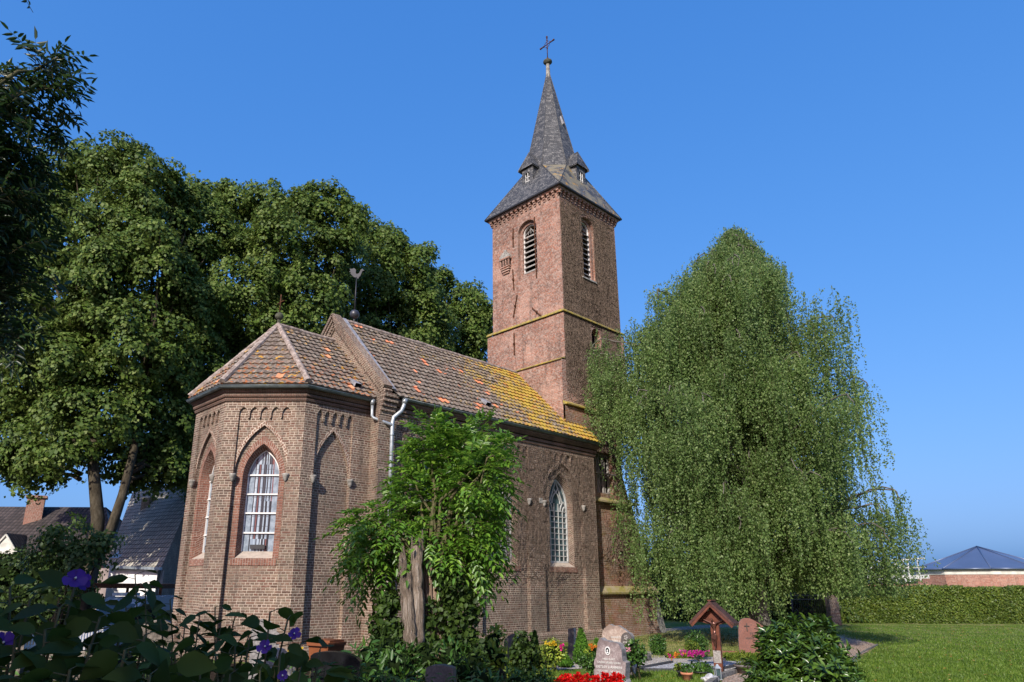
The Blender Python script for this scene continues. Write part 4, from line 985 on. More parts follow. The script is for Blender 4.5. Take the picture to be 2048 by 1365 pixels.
limesD = [(875, 575, 45, 0), (925, 600, 42, 0), (955, 625, 32, 0), (900, 660, 65, 0), (945, 680, 38, 0), (968, 655, 18, 0), (880, 740, 60, 0), (945, 735, 40, 0)]
tree('lime_tree', 'farthest lime tree standing against the left edge of the bell tower', 'tree', B(920, 60, ZST), sat([L_(x, y, 58, r*.95, k*1.5) for x, y, r, k in limesD]), .45, 6, 'lime_leaf', cl=8, cr=1.15, lpc=80, L=.265, inner=.55, group='lime trees behind the church')
# low leafy suckers hanging at the lime trunk
lowl = [(130, 1075, 40, 0), (165, 1120, 34, 0), (100, 1110, 30, 0), (140, 1160, 30, 0), (205, 1090, 26, 0)]
t = thing('lime_shrub', B(120, 31, ZST), 'low leafy lime shoots hanging in front of the left house', 'shrub')
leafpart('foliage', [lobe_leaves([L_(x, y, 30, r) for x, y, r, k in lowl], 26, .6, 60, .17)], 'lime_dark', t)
m = MB(); limbs(m, B(120, 31, ZST), [L_(x, y, 30, r) for x, y, r, k in lowl], .1, ZST+.2); m.build('stem', 'bark', t)

# weeping birch
rng = np.random.default_rng(21)
BD = 23.0; bb = B(1512, BD, 0); sc_ = BD/27.0
envz = np.array([1.4, 3.1, 5.0, 6.9, 8.6, 9.4, 11.1, 12.5, 13.4, 14.3, 15.2, 16.4, 16.9])
envL = np.array([3.9, 4.6, 5.0, 5.5, 6.4, 6.5, 6.2, 5.2, 4.4, 2.8, 1.8, -.3, -.7])
envR = np.array([4.7, 5.1, 5.8, 5.5, 5.7, 4.8, 4.6, 4.0, 3.8, 3.5, 2.3, 1.2, .7])
def renv(z, th):     # th: angle from the right-hand direction
    zz = CAM[2]+(z-CAM[2])/sc_; l = np.interp(zz, envz, envL)*sc_; r = np.interp(zz, envz, envR)*sc_
    c = np.cos(th); mid = (r-l)/2; hw = (r+l)/2
    return mid, hw
birch = thing('weeping_birch', bb, 'large weeping birch with hanging strands to the right of the church tower', 'tree')
tm = MB()
ztop = CAM[2]+(16.6-CAM[2])*sc_
def axis(z): mid, hw = renv(z, 0); return bb+RH*(mid*min(1, max(0, (z-3)/6)))+np.array([0, 0, z])
zz = [-.2, .2, 1.5, 3, 5, 7, 9, 11, 13, ztop-.5]
tm.tube([axis(z) if z > 0 else bb+np.array([0, 0, z]) for z in zz], [.42, .34, .29, .27, .24, .2, .16, .11, .07, .02], 12)
SP = []; SN = []; STR = []
stub = MB()
boughs = [(2.8+(ztop-3.1)*((i_+rng.random())/72)**.95, i_*2.39996+rng.normal()*.25, .56+.58*rng.random()) for i_ in range(72)]
for i in range(640):
    bz, bt, br = boughs[int(rng.random()*72)]; zt = min(ztop-.2, max(2.3, bz+rng.normal()*.34)); th = bt+rng.normal()*.12; mid, hw = renv(zt, th); hw *= 1.0*(1-.16*abs(math.sin(th)))
    rr = hw*br*(.50+.52*rng.random()**.5); c0 = axis(max(1.5, zt-hw*.75)); e = bb+RH*mid+(RH*math.cos(th)-FH*math.sin(th))*rr+Zv*zt
    # arch: rises then bends out and down
    pk = (c0+e)/2+Zv*(.10*rr+.45); P = [c0, c0*.45+pk*.55+Zv*.1, pk, e*.6+pk*.4+Zv*.14, e, e+(e-pk)*.10-Zv*.45]
    # smooth it
    Q = []
    for k in range(13):
        t = k/12*(len(P)-1); j = min(int(t), len(P)-2); f_ = t-j; Q.append(P[j]*(1-f_)+P[j+1]*f_+rng.normal(size=3)*.03)
    if i % 5 == 0: stub.tube(Q, [.045*(1-k/14)+.008 for k in range(13)], 4, False)
    for k in range(2, 13):
        for _ in range(3 if k > 6 else 2):
            s0 = Q[k]+rng.normal(size=3)*np.array([.15, .15, .1]); ln = (.6+2.3*rng.random()**1.3)*(1 if k > 5 else .6)
            ln = min(ln, s0[2]-(1.35 if (s0-bb)@RH > .6 else .6)-.25*rng.random())
            if ln > .2: STR.append((s0, ln))
# leaves along strands
for s0, ln in STR:
    n = int(ln/.034)+3; t = rng.random(n); sway = rng.normal(size=3)*.07; sway[2] = 0
    p = s0+np.outer(t, np.array([0, 0, -ln]))+np.outer(t**1.5, sway)*2+rng.normal(size=(n, 3))*np.array([.034, .034, .02])
    SP.append(p)
P = np.concatenate(SP)
# keep the crown off the tower and church
ok = ~((P[:, 0] < 13.2) & (P[:, 1] > -.12)); P = P[ok]; rx = (P-bb)@RH; P = P[~(((rx < -4.95) & (P[:, 2] > 8.6)) | ((rx < -4.55) & (P[:, 2] < 6.3))) | (rng.random(len(P)) < .12)]   # twigs are thin beside the tower wall
n = len(P); T = rng.normal(size=(n, 3))*.6+np.array([0, 0, -1.]); Nn = rdir(n)+np.array([0, 0, .3]); LL = .048+.038*rng.random(n)
leafpart('crown', [leaf_cloud(P, T, Nn, LL, LL*.72)], 'birch_leaf', birch)
print('birch leaves', n)
tm.build('trunk', 'birch_bark', birch)
strands = MB()
for s0, ln in STR[::10]: strands.tube([s0, s0-Zv*ln*.5, s0-Zv*ln*.95], [.006, .004, .002], 3, False)
stub.build('branches', 'birch_bark', birch); strands.build('twigs', 'twig', birch)

# compound leaves
def pinnate(bases, dirs, length, nl, lw, ll, shape=OVATE, droop=.5):
    """each: rachis with nl pairs of leaflets; returns (cloud, rachis segments)"""
    bases, dirs = np.asarray(bases, float), unit(np.asarray(dirs, float)); n = len(bases); Ps, Ts, Ns, Ls = [], [], [], []; segs = []
    side = unit(np.cross(dirs, np.array([0, 0, 1.])+rng.normal(size=(n, 3))*.25)); up = np.cross(side, dirs)
    length = np.broadcast_to(length, n)
    pos = lambda t: bases+dirs*(length*t)[:, None]-np.array([0, 0, 1.])*(length*droop*t*t)[:, None]
    for k in range(nl):
        t = .25+.72*k/nl; p = pos(t)
        for s_ in (-1, 1):
            Ps.append(p); Ts.append(dirs*.55+side*s_-np.array([0, 0, .25+.3*t])+rng.normal(size=(n, 3))*.12); Ns.append(up+rng.normal(size=(n, 3))*.2); Ls.append(length*ll*(1-.25*abs(t-.55)))
    Ps.append(pos(1.)); Ts.append(dirs-np.array([0, 0, droop])); Ns.append(up); Ls.append(length*ll)
    P, T, Nn, L = map(np.concatenate, (Ps, Ts, Ns, Ls))
    return leaf_cloud(P, T, Nn, L, L*lw, shape), [(pos(0.), pos(.5), pos(1.))]
def rachis_mesh(mb, segs, r=.004, step=1):
    for a, b, c in segs:
        for i in range(0, len(a), step): mb.tube([a[i], b[i], c[i]], [r, r*.8, r*.4], 3, False)
# young ash growing over the old trunk
rng = np.random.default_rng(5); random.seed(5)
SB = B(848, 12.9, 0)
stump = thing('young_ash_tree', SB, 'bushy bright green ash growing around an old split trunk before the nave', 'tree')
lob = [(868, 868, 34), (905, 900, 44), (862, 915, 46), (965, 868, 30), (935, 905, 34), (880, 965, 62), (955, 955, 52), (986, 925, 26), (974, 985, 34), (835, 1000, 46), (910, 1030, 66), (945, 1052, 40), (790, 1040, 46), (745, 1055, 36), (712, 1072, 26), (765, 1085, 34), (725, 1115, 20), (940, 1095, 44), (962, 1125, 26), (968, 1020, 22), (740, 1160, 18), (870, 1075, 34), (915, 1140, 30), (1010, 900, 14), (820, 950, 26), (893, 1105, 30), (800, 1085, 22), (932, 1165, 24), (750, 1140, 18)]
LB = [(A(x, y, 12.9+random.uniform(0, .9)), r*12.9/FOC) for x, y, r in lob]
bs, ds = [], []
for c, r in LB:
    n = int(520*r*r)+12; d = rdir(n); q = c+d*(r*(.35+.65*rng.random(n)**.5))[:, None]; bs.append(q); ds.append(d*.9+unit(q-np.array([SB[0], SB[1], 3.2]))*.5+np.array([0, 0, .18]))
bs, ds = np.concatenate(bs), np.concatenate(ds)
cl_, sg = pinnate(bs, ds, .30+.20*rng.random(len(bs)), 4, .40, .33)
leafpart('crown', [cl_], 'ash_leaf', stump)
m = MB(); rachis_mesh(m, sg, .004, 3)
for c, r in LB:
    s = np.array([SB[0]+.15, SB[1], 2.0]); pts = [s+(c-s)*t+rng.normal(size=3)*.10*math.sin(3.14*t)+Zv*.25*math.sin(3.14*t) for t in np.linspace(0, 1, 6)]
    m.tube(pts, [.055, .045, .035, .026, .018, .01], 5)
m.build('branches', 'twig', stump)
# the old trunk: two bare split snags and a thick ivy grown bole
m = MB()
def snag(px, py, pxb, pyb, d, rt, rb, n=15):
    a, b = A(pxb, pyb, d), A(px, py, d); pts = []; rad = []
    for i in range(n): t = i/(n-1); pts.append(a+(b-a)*t+rng.normal(size=3)*.010); rad.append((rb+(rt-rb)*t)*(1+.06*rng.normal()))
    m.tube(pts, rad, 11)
    for k in range(7):
        an = 2*math.pi*k/7; q = b+np.array([math.cos(an), math.sin(an), 0])*rt*.7; m.tube([q-Zv*.2, q+Zv*(.02+.12*rng.random())], [rt*.32, .012], 4, smooth=False)
    for k in range(16):       # loose bark plates and splinters
        t = rng.random()*.95; an = rng.random()*6.28; rr = (rb+(rt-rb)*t)*.97; q = a+(b-a)*t+np.array([math.cos(an), math.sin(an), 0])*rr; m.tube([q, q+(b-a)*.10, q+(b-a)*(.16+.12*rng.random())], [.016, .026, .008], 4, smooth=False)
snag(834, 1092, 834, 1290, 12.6, .10, .14); snag(804, 1116, 822, 1300, 12.55, .055, .10); snag(818, 1160, 826, 1300, 12.45, .04, .08)
m.build('split_snag', 'deadwood', stump)
m = MB(); a = A(868, 1120, 13); b = np.array([*B(866, 13)[:2], -.1])
m.tube([b, b+(a-b)*.15, b+(a-b)*.5, a], [.36, .29, .22, .15], 14)
for k in range(26):
    an = rng.random()*2*math.pi; r = .3; pts = []
    for t in np.linspace(0, 1, 8): an += rng.normal()*.12; rr = (.27-.10*t)+.02; q = b+(a-b)*t; pts.append(q+np.array([math.cos(an), math.sin(an), 0])*rr)
    m.tube(pts, [.035*(1-.5*i/8) for i in range(8)], 5)
m.build('trunk', 'ivybark', stump)
# ivy leaves round the bole
iv = [(862, 1215, 20), (868, 1255, 22), (850, 1285, 26), (830, 1300, 26), (885, 1150, 22), (905, 1180, 32), (925, 1225, 36), (778, 1205, 26), (765, 1250, 28), (915, 1280, 36), (935, 1300, 36), (775, 1290, 30), (893, 1225, 16), (800, 1262, 14)]
def bushy(lobes, dens, L, wl=.75, shape=OVATE, up=.4, inner=.5):
    Ps, Ns = [], []
    for c, r in lobes:
        n = int(dens*r*r*1.7); d = rdir(n); Ps.append(c+d*(r*(1-inner*rng.random(n)))[:, None]); Ns.append(d)
    P, Nn = np.concatenate(Ps), np.concatenate(Ns); T = unit(Nn*.6+rng.normal(size=P.shape)*.7+np.array([0, 0, up*.3])); Nn = unit(Nn+np.array([0, 0, up])+rng.normal(size=P.shape)*.4)
    LL = L*(.6+.7*rng.random(len(P))); return leaf_cloud(P, T, Nn, LL, LL*wl, shape)
leafpart('ivy_leaves', [bushy([(A(x, y, 12.8), r*12.8/FOC) for x, y, r in iv], 2600, .10)], 'dark_leaf', stump)

# near ash branch at the top left, its trunk left of the frame
rng = np.random.default_rng(9)
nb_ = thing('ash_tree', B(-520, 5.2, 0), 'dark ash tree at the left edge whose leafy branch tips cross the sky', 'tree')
twigs = []; m = MB(); tr = np.array([*B(-520, 5.2)[:2], 0])
m.tube([tr-Zv*.1, tr+Zv*1.5, tr+Zv*3.2+RH*.2, tr+Zv*5.2+RH*.5], [.17, .13, .10, .05], 9)
tips = [(110, 130, 6.2), (120, 175, 6.3), (90, 240, 6.4), (70, 300, 6.4), (45, 345, 6.6), (55, 400, 6.8), (20, 430, 6.5), (40, 480, 6.6), (5, 540, 6.4), (45, 440, 7.2), (20, 600, 6.6), (20, 660, 6.3), (-30, 175, 6.0), (-40, 220, 6.1), (-30, 360, 6.2), (-40, 480, 6.3), (-60, 600, 6.2), (-80, 300, 5.8), (-120, 240, 5.6), (-150, 420, 5.8), (-200, 260, 5.4), (-220, 560, 5.6), (-300, 380, 5.0), (10, 300, 6.0), (20, 400, 6.0), (0, 200, 6.2), (30, 350, 6.2), (0, 460, 6.1), (15, 500, 6.9), (-10, 560, 6.4)]
bs, ds = [], []
for x, y, d in tips:
    e = A(x, y, d); s = tr+Zv*(min(4.8, max(1.6, e[2]-1.6)))+RH*.15; pts = []
    for k in range(8): t = k/7; pts.append(s+(e-s)*t+Zv*.35*math.sin(3.14*t)+rng.normal(size=3)*.03)
    m.tube(pts, [.035*(1-t/9)+.004 for t in range(8)], 5)
    for k in range(3, 8):
        for _ in range(5):
            dd = unit(pts[k]-pts[k-1]); bs.append(pts[k]+rng.normal(size=3)*.05); ds.append(dd*.8+rdir(1)[0]*.9)
    for _ in range(14): bs.append(e+rng.normal(size=3)*.12); ds.append(unit(e-s)*.5+rdir(1)[0])
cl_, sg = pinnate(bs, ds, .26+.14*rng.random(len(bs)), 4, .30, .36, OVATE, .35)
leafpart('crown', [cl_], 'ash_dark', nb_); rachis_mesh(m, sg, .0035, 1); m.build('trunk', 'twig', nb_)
# broad tree behind the photographer whose shade covers the foreground
def shade_tree(base, lobes, label, L=.22, cl=16):
    return tree('shade_tree', label, 'tree', base, lobes, .22, 2.6, 'ash_dark', cl=cl, cr=.8, lpc=26, L=L, group='shade trees behind the viewpoint')
rng = np.random.default_rng(31)
# ================================================================== GROUND
def grass_mat(name, c1, c2, c3, straw=.4):
    g = NG(name); ob = g.ob(); n = g.noise(1.1, 5, ob); n2 = g.noise(35, 4, ob)
    c = g.mix(g.smooth(n2, .35, .65), c1, c2); c = g.mix(g.math('MULTIPLY', g.smooth(n, .42, .62), straw), c, c3)
    c = g.mix(g.math('MULTIPLY', g.smooth(g.noise(120, 2, ob), .55, .7), .6), c, tuple(x*.4 for x in c1))
    g.base(c, .95, .1); g.bump(n2, .04, 1); return g.m
def gravel_mat(name, cols, scale=45):
    g = NG(name); ob = g.ob(); cc = g.vor(scale, ob, 'Color'); d = g.vor(scale, ob, 'Distance'); s = g.sep(cc)[0]
    c = g.ramp(s, [(i/(len(cols)-1), k) for i, k in enumerate(cols)], 'CONSTANT'); c = g.mix(g.smooth(d, .35, .75), c, (.10, .08, .06))
    g.base(c, .9, .2); g.bump(g.math('SUBTRACT', 1.0, d), .02, 1); return g.m
M['lawn'] = grass_mat('lawn', (.075, .125, .014), (.12, .185, .025), (.24, .21, .09), .85)
M['drylawn'] = grass_mat('dry_lawn', (.13, .16, .035), (.20, .22, .07), (.30, .27, .12), .7)
M['gravel_white'] = gravel_mat('pale_gravel', [(.60, .55, .49), (.72, .67, .60), (.48, .43, .38), (.80, .75, .68)], 38)
M['gravel_grey'] = gravel_mat('greyish_gravel', [(.36, .30, .24), (.44, .38, .30), (.28, .23, .18), (.48, .42, .34)], 38)
M['gravel_pink'] = gravel_mat('pinkish_gravel', [(.42, .30, .22), (.55, .45, .36), (.33, .23, .17), (.50, .33, .22), (.62, .55, .47)], 30)
M['gravel_blue'] = gravel_mat('grave_chippings', [(.55, .57, .6), (.72, .73, .76), (.36, .38, .42)], 60)
M['soil'] = simple('dark_soil', (.045, .032, .022), .95, .05, 0, .4, 9, .02)
M['road'] = simple('old_asphalt', (.05, .05, .05), .9, .1, 0, .2, 2, .004)
M['kerb'] = simple('grey_kerb_stone', (.20, .19, .17), .9, .15, 0, .4, 10, .006)
M['kerb_dark'] = simple('dark_granite_edging', (.06, .06, .065), .5, .4, 0, .3, 20)
M['blade'] = leaf_mat('grass_blades', (.06, .12, .01), (.11, .19, .018), (.20, .27, .05), .5, .3, .3, .8)
def sheet(name, pts, z, mat, kind='structure', thick=None):
    m = MB(); P = [(float(p[0]), float(p[1]), z) for p in pts]
    for t in tessellate_polygon([[Vector((p[0], p[1], 0)) for p in P]]): m.poly([P[i] for i in t], N=(0, 0, 1))
    return m.build(name, mat, None, (0, 0, 0), kind=kind)
sheet('road', [(-600, -600), (900, -600), (900, 900), (-600, 900)], -1.2, 'road')
# plateau of the churchyard: edge runs from the fence round behind the church
F0, F1 = B(-60, 12.4), B(222, 13.6); F2 = B(345, 15.0); F3 = np.array([-1.0, 7.5, 0]); F4 = np.array([60, 16, 0])
plate = [F1, F2, F3, F4, np.array([400, 60, 0]), np.array([400, -300, 0]), np.array([-60, -300, 0]), np.array([-60, 0, 0])+FH*0, F0]
sheet('ground', [p[:2] for p in plate], 0.0, 'lawn')
e = MB()
for a, b in ((F2, F3), (F3, F4)): e.poly([a-Zv*1.3, b-Zv*1.3, b+Zv*.0, a+Zv*.0])
e.build('bank', 'soil', None, (0, 0, 0), kind='structure')
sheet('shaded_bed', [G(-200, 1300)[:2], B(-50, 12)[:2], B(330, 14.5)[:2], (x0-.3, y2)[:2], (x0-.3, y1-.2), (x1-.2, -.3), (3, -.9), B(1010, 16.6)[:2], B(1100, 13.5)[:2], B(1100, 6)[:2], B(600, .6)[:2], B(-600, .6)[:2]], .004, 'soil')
gp = lambda *a: [G(x, y)[:2] for x, y in a]
sheet('dry_lawn', gp((1225, 1300), (1262, 1262), (1335, 1257), (1420, 1254), (1560, 1250), (1640, 1262), (1600, 1290), (1500, 1316), (1400, 1312), (1300, 1322), (1240, 1316)), .008, 'drylawn')
sheet('gravel_path', gp((1205, 1302), (1262, 1277), (1320, 1265), (1410, 1257), (1500, 1254), (1500, 1249), (1400, 1251), (1320, 1259), (1245, 1272), (1195, 1292)), .012, 'gravel_grey')
sheet('gravel_path', gp((1085, 1342), (1100, 1331), (1200, 1318), (1300, 1308), (1345, 1314), (1500, 1316), (1540, 1330), (1500, 1338), (1445, 1345), (1345, 1331), (1258, 1345), (1180, 1338)), .012, 'gravel_white')
sheet('gravel_path', gp((1435, 1375), (1455, 1352), (1520, 1334), (1620, 1305), (1655, 1272), (1690, 1270), (1750, 1290), (1735, 1305), (1690, 1325), (1660, 1400), (1640, 1700), (1330, 1700)), .016, 'gravel_pink')
m = MB(); pts = [G(x, y) for x, y in ((1355, 1450), (1405, 1385), (1440, 1358), (1480, 1345), (1525, 1332), (1580, 1314))]
for a, b in zip(pts, pts[1:]): m.bar(a+Zv*.03, b+Zv*.03, .11, .12)
tag(m.build('kerb', 'kerb', None, (0, 0, 0)), 'grey curved concrete kerb between the small lawn and the pink gravel', 'kerb')
m = MB(); pts = [G(x, y) for x, y in ((1755, 1291), (1715, 1312), (1680, 1345), (1655, 1420))]
for a, b in zip(pts, pts[1:]): m.bar(a+Zv*.01, b+Zv*.01, .05, .06)
tag(m.build('lawn_edging', 'kerb', None, (0, 0, 0)), 'thin lawn edging strip right of the big laurel bush', 'kerb')
# grass blades on the sunlit lawns
def blades(name, region, n, hgt, wid, mat='blade', seed=1):
    r = np.random.default_rng(seed); (x_0, x_1), (y_0, y_1) = region; px = r.uniform(x_0, x_1, n); py = 1168+1/np.interp(r.random(n), [0, 1], [1/(y_1-1168), 1/(y_0-1168)]) if False else r.uniform(y_0, y_1, n)
    P = np.array([G(a, b)[:3] for a, b in zip(px, py)]); P[:, 2] = .008
    T = r.normal(size=(n, 3))*.35+np.array([0, 0, 1.]); Nn = r.normal(size=(n, 3)); L = hgt*(.5+r.random(n))
    me = cloud_mesh(name, [leaf_cloud(P, T, Nn, L, wid, DIAMOND)]); return link(name, me, [mat], None, (0, 0, 0), kind='stuff', label='short mown grass of the sunlit churchyard lawn', cat='grass')
def inpoly(x, y, P):
    c = False; j = len(P)-1
    for i in range(len(P)):
        if (P[i][1] > y) != (P[j][1] > y) and x < (P[j][0]-P[i][0])*(y-P[i][1])/(P[j][1]-P[i][1])+P[i][0]: c = not c
        j = i
    return c
def grass_region(poly, n, hgt, wid, label, seed, mat='blade'):
    r = np.random.default_rng(seed); xs = [p[0] for p in poly]; ys = [p[1] for p in poly]; P = []
    while len(P) < n:
        a, b = r.uniform(min(xs), max(xs)), r.uniform(min(ys), max(ys))
        if inpoly(a, b, poly): P.append(G(a, b))
    P = np.array(P); P[:, 2] = .006; T = r.normal(size=(n, 3))*.4+np.array([0, 0, 1.]); Nn = r.normal(size=(n, 3)); L = hgt*(.5+r.random(n))
    me = cloud_mesh('grass', [leaf_cloud(P, T, Nn, L, wid, DIAMOND)]); link('grass', me, [mat], None, (0, 0, 0), kind='stuff', label=label, cat='grass')
grass_region([(1085, 1348), (1258, 1348), (1345, 1347), (1440, 1351), (1398, 1372), (1000, 1420)], 26000, .07, .012, 'green grass patch in front of the crucifix grave', 3)
grass_region([(1665, 1272), (1700, 1250), (2060, 1254), (2080, 1400), (1650, 1420), (1700, 1340), (1760, 1291)], 60000, .06, .016, 'mown green lawn between the hedge and the laurel bush', 4)
grass_region([(1225, 1300), (1262, 1264), (1335, 1262), (1560, 1256), (1620, 1270), (1500, 1312), (1300, 1318)], 9000, .045, .014, 'dry yellowish grass behind the graves', 5, 'drylawn')
P = np.array([G(1640+420*a, 1256+130*b*b) for a, b in zip(rng.random(260), rng.random(260))]+[G(1100+340*a, 1348+25*b) for a, b in zip(rng.random(60), rng.random(60))]+[G(1250+300*a, 1268+40*b) for a, b in zip(rng.random(90), rng.random(90))]); P[:, 2] = .05
M['fallen'] = leaf_mat('fallen_leaves', (.20, .10, .03), (.34, .20, .05), (.42, .32, .10), .8, .1, .1, 3)
link('fallen_leaves', cloud_mesh('fallen_leaves', [leaf_cloud(P, rdir(len(P))*np.array([1, 1, .1]), rdir(len(P))*.3+Zv, .07, .05, OVATE)]), ['fallen'], None, (0, 0, 0), kind='stuff', label='scattered brown fallen leaves on the lawns', cat='fallen leaves')
# ================================================================== RIGHT SIDE
H0, H1 = G(1632, 1246), G(1700, 1246); hd = unit(H1-H0); HA = G(1655, 1247); HB = HA+ (G(2048, 1248)-HA)*1.5; HH = 1.705
hedge = thing('hedge', (HA+HB)/2, 'long clipped beech hedge closing the lawn on the right', 'hedge')
hdv = unit(HB-HA); hn = np.array([hdv[1], -hdv[0], 0]); hn = hn if hn@(CAM-HA) > 0 else -hn
m = MB(); m.prism([(0, .0), (np.linalg.norm(HB-HA), .0), (np.linalg.norm(HB-HA), HH-.12), (0, HH-.12)], HA-hn*.12, hdv, hn, .8); m.build('inner_shade_box', 'core', hedge)  # dark solid box added inside the hedge leaves to block light
n = 95000; Lh = np.linalg.norm(HB-HA); u_ = rng.random(n)*Lh; tp_ = rng.random(n) < .22
zz_ = np.where(tp_, HH-.06+rng.normal(size=n)*.035, rng.random(n)*HH); dpth = np.where(tp_, -rng.random(n)*.9, rng.normal(size=n)*.05)
zz_ = zz_*(1+.02*np.sin(u_*1.3)+.016*np.sin(u_*3.7+1)); dpth = dpth+.05*np.sin(u_*2.1)*np.sin(zz_*3); P = HA+hdv*u_[:, None]+hn*dpth[:, None]+np.array([0, 0, 1.])*zz_[:, None]
Nn = np.where(tp_[:, None], np.array([0, 0, 1.]), hn)+rng.normal(size=(n, 3))*.5+np.array([0, 0, .4]); LL = .085*(.6+.8*rng.random(n))
leafpart('hedge_leaves', [leaf_cloud(P, rdir(n), Nn, LL, LL*.7)], 'hedge_leaf', hedge)
# round building with blue roof
M['blueroof'] = simple('blue_metal_roof', (.085, .12, .21), .35, .5, .2, .15, .3)
M['cream'] = simple('cream_fascia', (.62, .62, .55), .7, .2, 0, .2, 2)
rbd = 52.; rc = B(1955, rbd+6); rb = thing('round_hall', (rc[0], rc[1], -.3), 'low pink brick hall with a shallow blue tent roof behind the hedge', 'building')
RW = 9.2*.62*1.0
half = (2090-1848)/2/FOC*(rbd+4); RW = half*.98
rc = B(1968, rbd+RW*.6)
zw = 1.705+(1167-1133)/FOC*(rbd); za_ = 1.705+(1167-1091)/FOC*(rbd+RW*.6)
m = MB(); ns = 10
ring = lambda R, z, a0=0.31: [(rc[0]+R*math.cos(a0+2*math.pi*k/ns), rc[1]+R*math.sin(a0+2*math.pi*k/ns), z) for k in range(ns)]
a_, b_ = ring(RW*.955, -.4), ring(RW*.955, zw-.12)
for k in range(ns): m.poly([a_[k], a_[(k+1) % ns], b_[(k+1) % ns], b_[k]])
m.build('wall', 'brick_far', rb)
m = MB(); a_, b_ = ring(RW*.962, zw-.40), ring(RW*.962, zw-.02)
for k in range(ns): m.poly([a_[k], a_[(k+1) % ns], b_[(k+1) % ns], b_[k]])
m.build('fascia', 'cream', rb)
m = MB(); a_ = ring(RW, zw)
for k in range(ns): m.poly([a_[k], a_[(k+1) % ns], (rc[0], rc[1], za_)])
rf = m.build('roof', 'blueroof', rb)
m = MB()
for k in range(ns): m.tube([a_[k], (rc[0], rc[1], za_+.02)], .05, 4); m.tube([a_[k], a_[(k+1) % ns]], .07, 5)
m.build('roof_seam', 'blueroof', rf)
# white roof frame on a low brick wall
fr = thing('greenhouse_frame', B(1800, 47, 0), 'white metal roof frame above a low brick wall left of the blue roofed hall', 'building')
def qd(x, y, d=47.): return A(x, y, d)
m = MB(); m.prism([(0, 0), (5.2, 0), (5.2, 1.9), (0, 1.9)], B(1700, 47.5), RH, -FH, .3); m.build('wall', 'brick_far', fr)
m = MB(); m.bar(qd(1700, 1157, 47.2), qd(1856, 1154, 47.2), .3, .22); m.build('coping', 'greypaint', fr)
m = MB()
m.bar(qd(1690, 1126), qd(1848, 1117), .12, .10); m.bar(qd(1690, 1139), qd(1850, 1135), .09, .06)
for xa, xb in ((1712, 1718), (1740, 1746), (1765, 1771), (1789, 1794), (1805, 1812), (1815, 1820), (1834, 1842)): m.bar(qd(xa, 1121), qd(xb, 1164), .07, .07)
m.build('frame', 'greypaint', fr)
# distant hazy tree line
for i, (x, r_, d) in enumerate(((1700, 16, 190), (1735, 14, 200), (1768, 17, 180), (1800, 15, 210), (1828, 17, 190), (1850, 14, 200), (1560, 22, 170), (1620, 18, 170), (1660, 20, 180))):
    lobs = [L_(x+q, 1167-r_*.9-k*4, d, r_*(.6+.1*k)) for k, q in enumerate((-9, 0, 8))]
    t = thing('distant_tree', B(x, d, -1.2), ['pale hazy tree far beyond the hedge, seen through the white roof frame', 'pale hazy tree beyond the birch'][i > 5], 'tree', 'far hazy trees')
    leafpart('crown', [lobe_leaves(lobs, .9, 2.4, 50, .75)], 'far_leaf', t)
    m = MB(); m.tube([B(x, d, -1.2), B(x, d, 3.2)], [.3, .2], 6); m.build('trunk', 'bark', t)
# dark house and gate below the birch
M['render_grey'] = simple('grey_pink_render', (.34, .28, .27), .85, .1, 0, .2, 2)
hs_ = thing('gate_house', B(1600, 44, 0), 'pale grey outbuilding with a brown door behind the iron gate under the birch', 'building')
m = MB(); m.prism([(0, 0), (3.6, 0), (3.6, 2.6), (1.8, 3.9), (0, 2.6)], B(1560, 42), RH, -FH, 5); m.build('wall', 'render_grey', hs_)
m = MB(); 
for s_ in (0, 1): m.bar(B(1560, 42)+RH*1.8-FH*.3+Zv*4.0, B(1560, 42)+RH*(4.0*s_-.2)-FH*.3+Zv*2.45, .5, .12, up=tuple(FH))
m.build('roof', 'darkmetal', hs_)
m = MB(); m.prism([(0, 0), (.9, 0), (.9, 2.1), (0, 2.1)], B(1598, 41.9), RH, -FH, .1); m.build('door', 'rust', hs_)
gt = thing('iron_gate', B(1618, 33.5, 0), 'black iron bar gate below the birch beside the hedge', 'gate')
m = MB(); g0, g1_ = B(1578, 33.5), B(1646, 33.5)
for z in (.12, 1.30, 1.12): m.bar(g0+Zv*z, g1_+Zv*z, .04, .04)
for k in range(19):
    p = g0+(g1_-g0)*k/18; m.bar(p+Zv*.05, p+Zv*1.42, .018, .018)
m.build('bars', 'darkmetal', gt); m = MB(); m.tube([g1_+RH*.06, g1_+RH*.06+Zv*1.8], .06, 8); m.build('gate_post', 'darkmetal', gt); m = MB(); m.tube([g0, g0+Zv*1.45], .05, 8); m.build('gate_post', 'darkmetal', gt)
m = MB(); p = B(1658, 33.2); m.box((p[0], p[1], .68), (.42, .42, 1.36), YAW); m.box((p[0], p[1], 1.40), (.5, .5, .09), YAW)
tag(m.build('gate_pillar', 'brick', None, p), 'short brick pillar between the iron gate and the hedge', 'pillar')
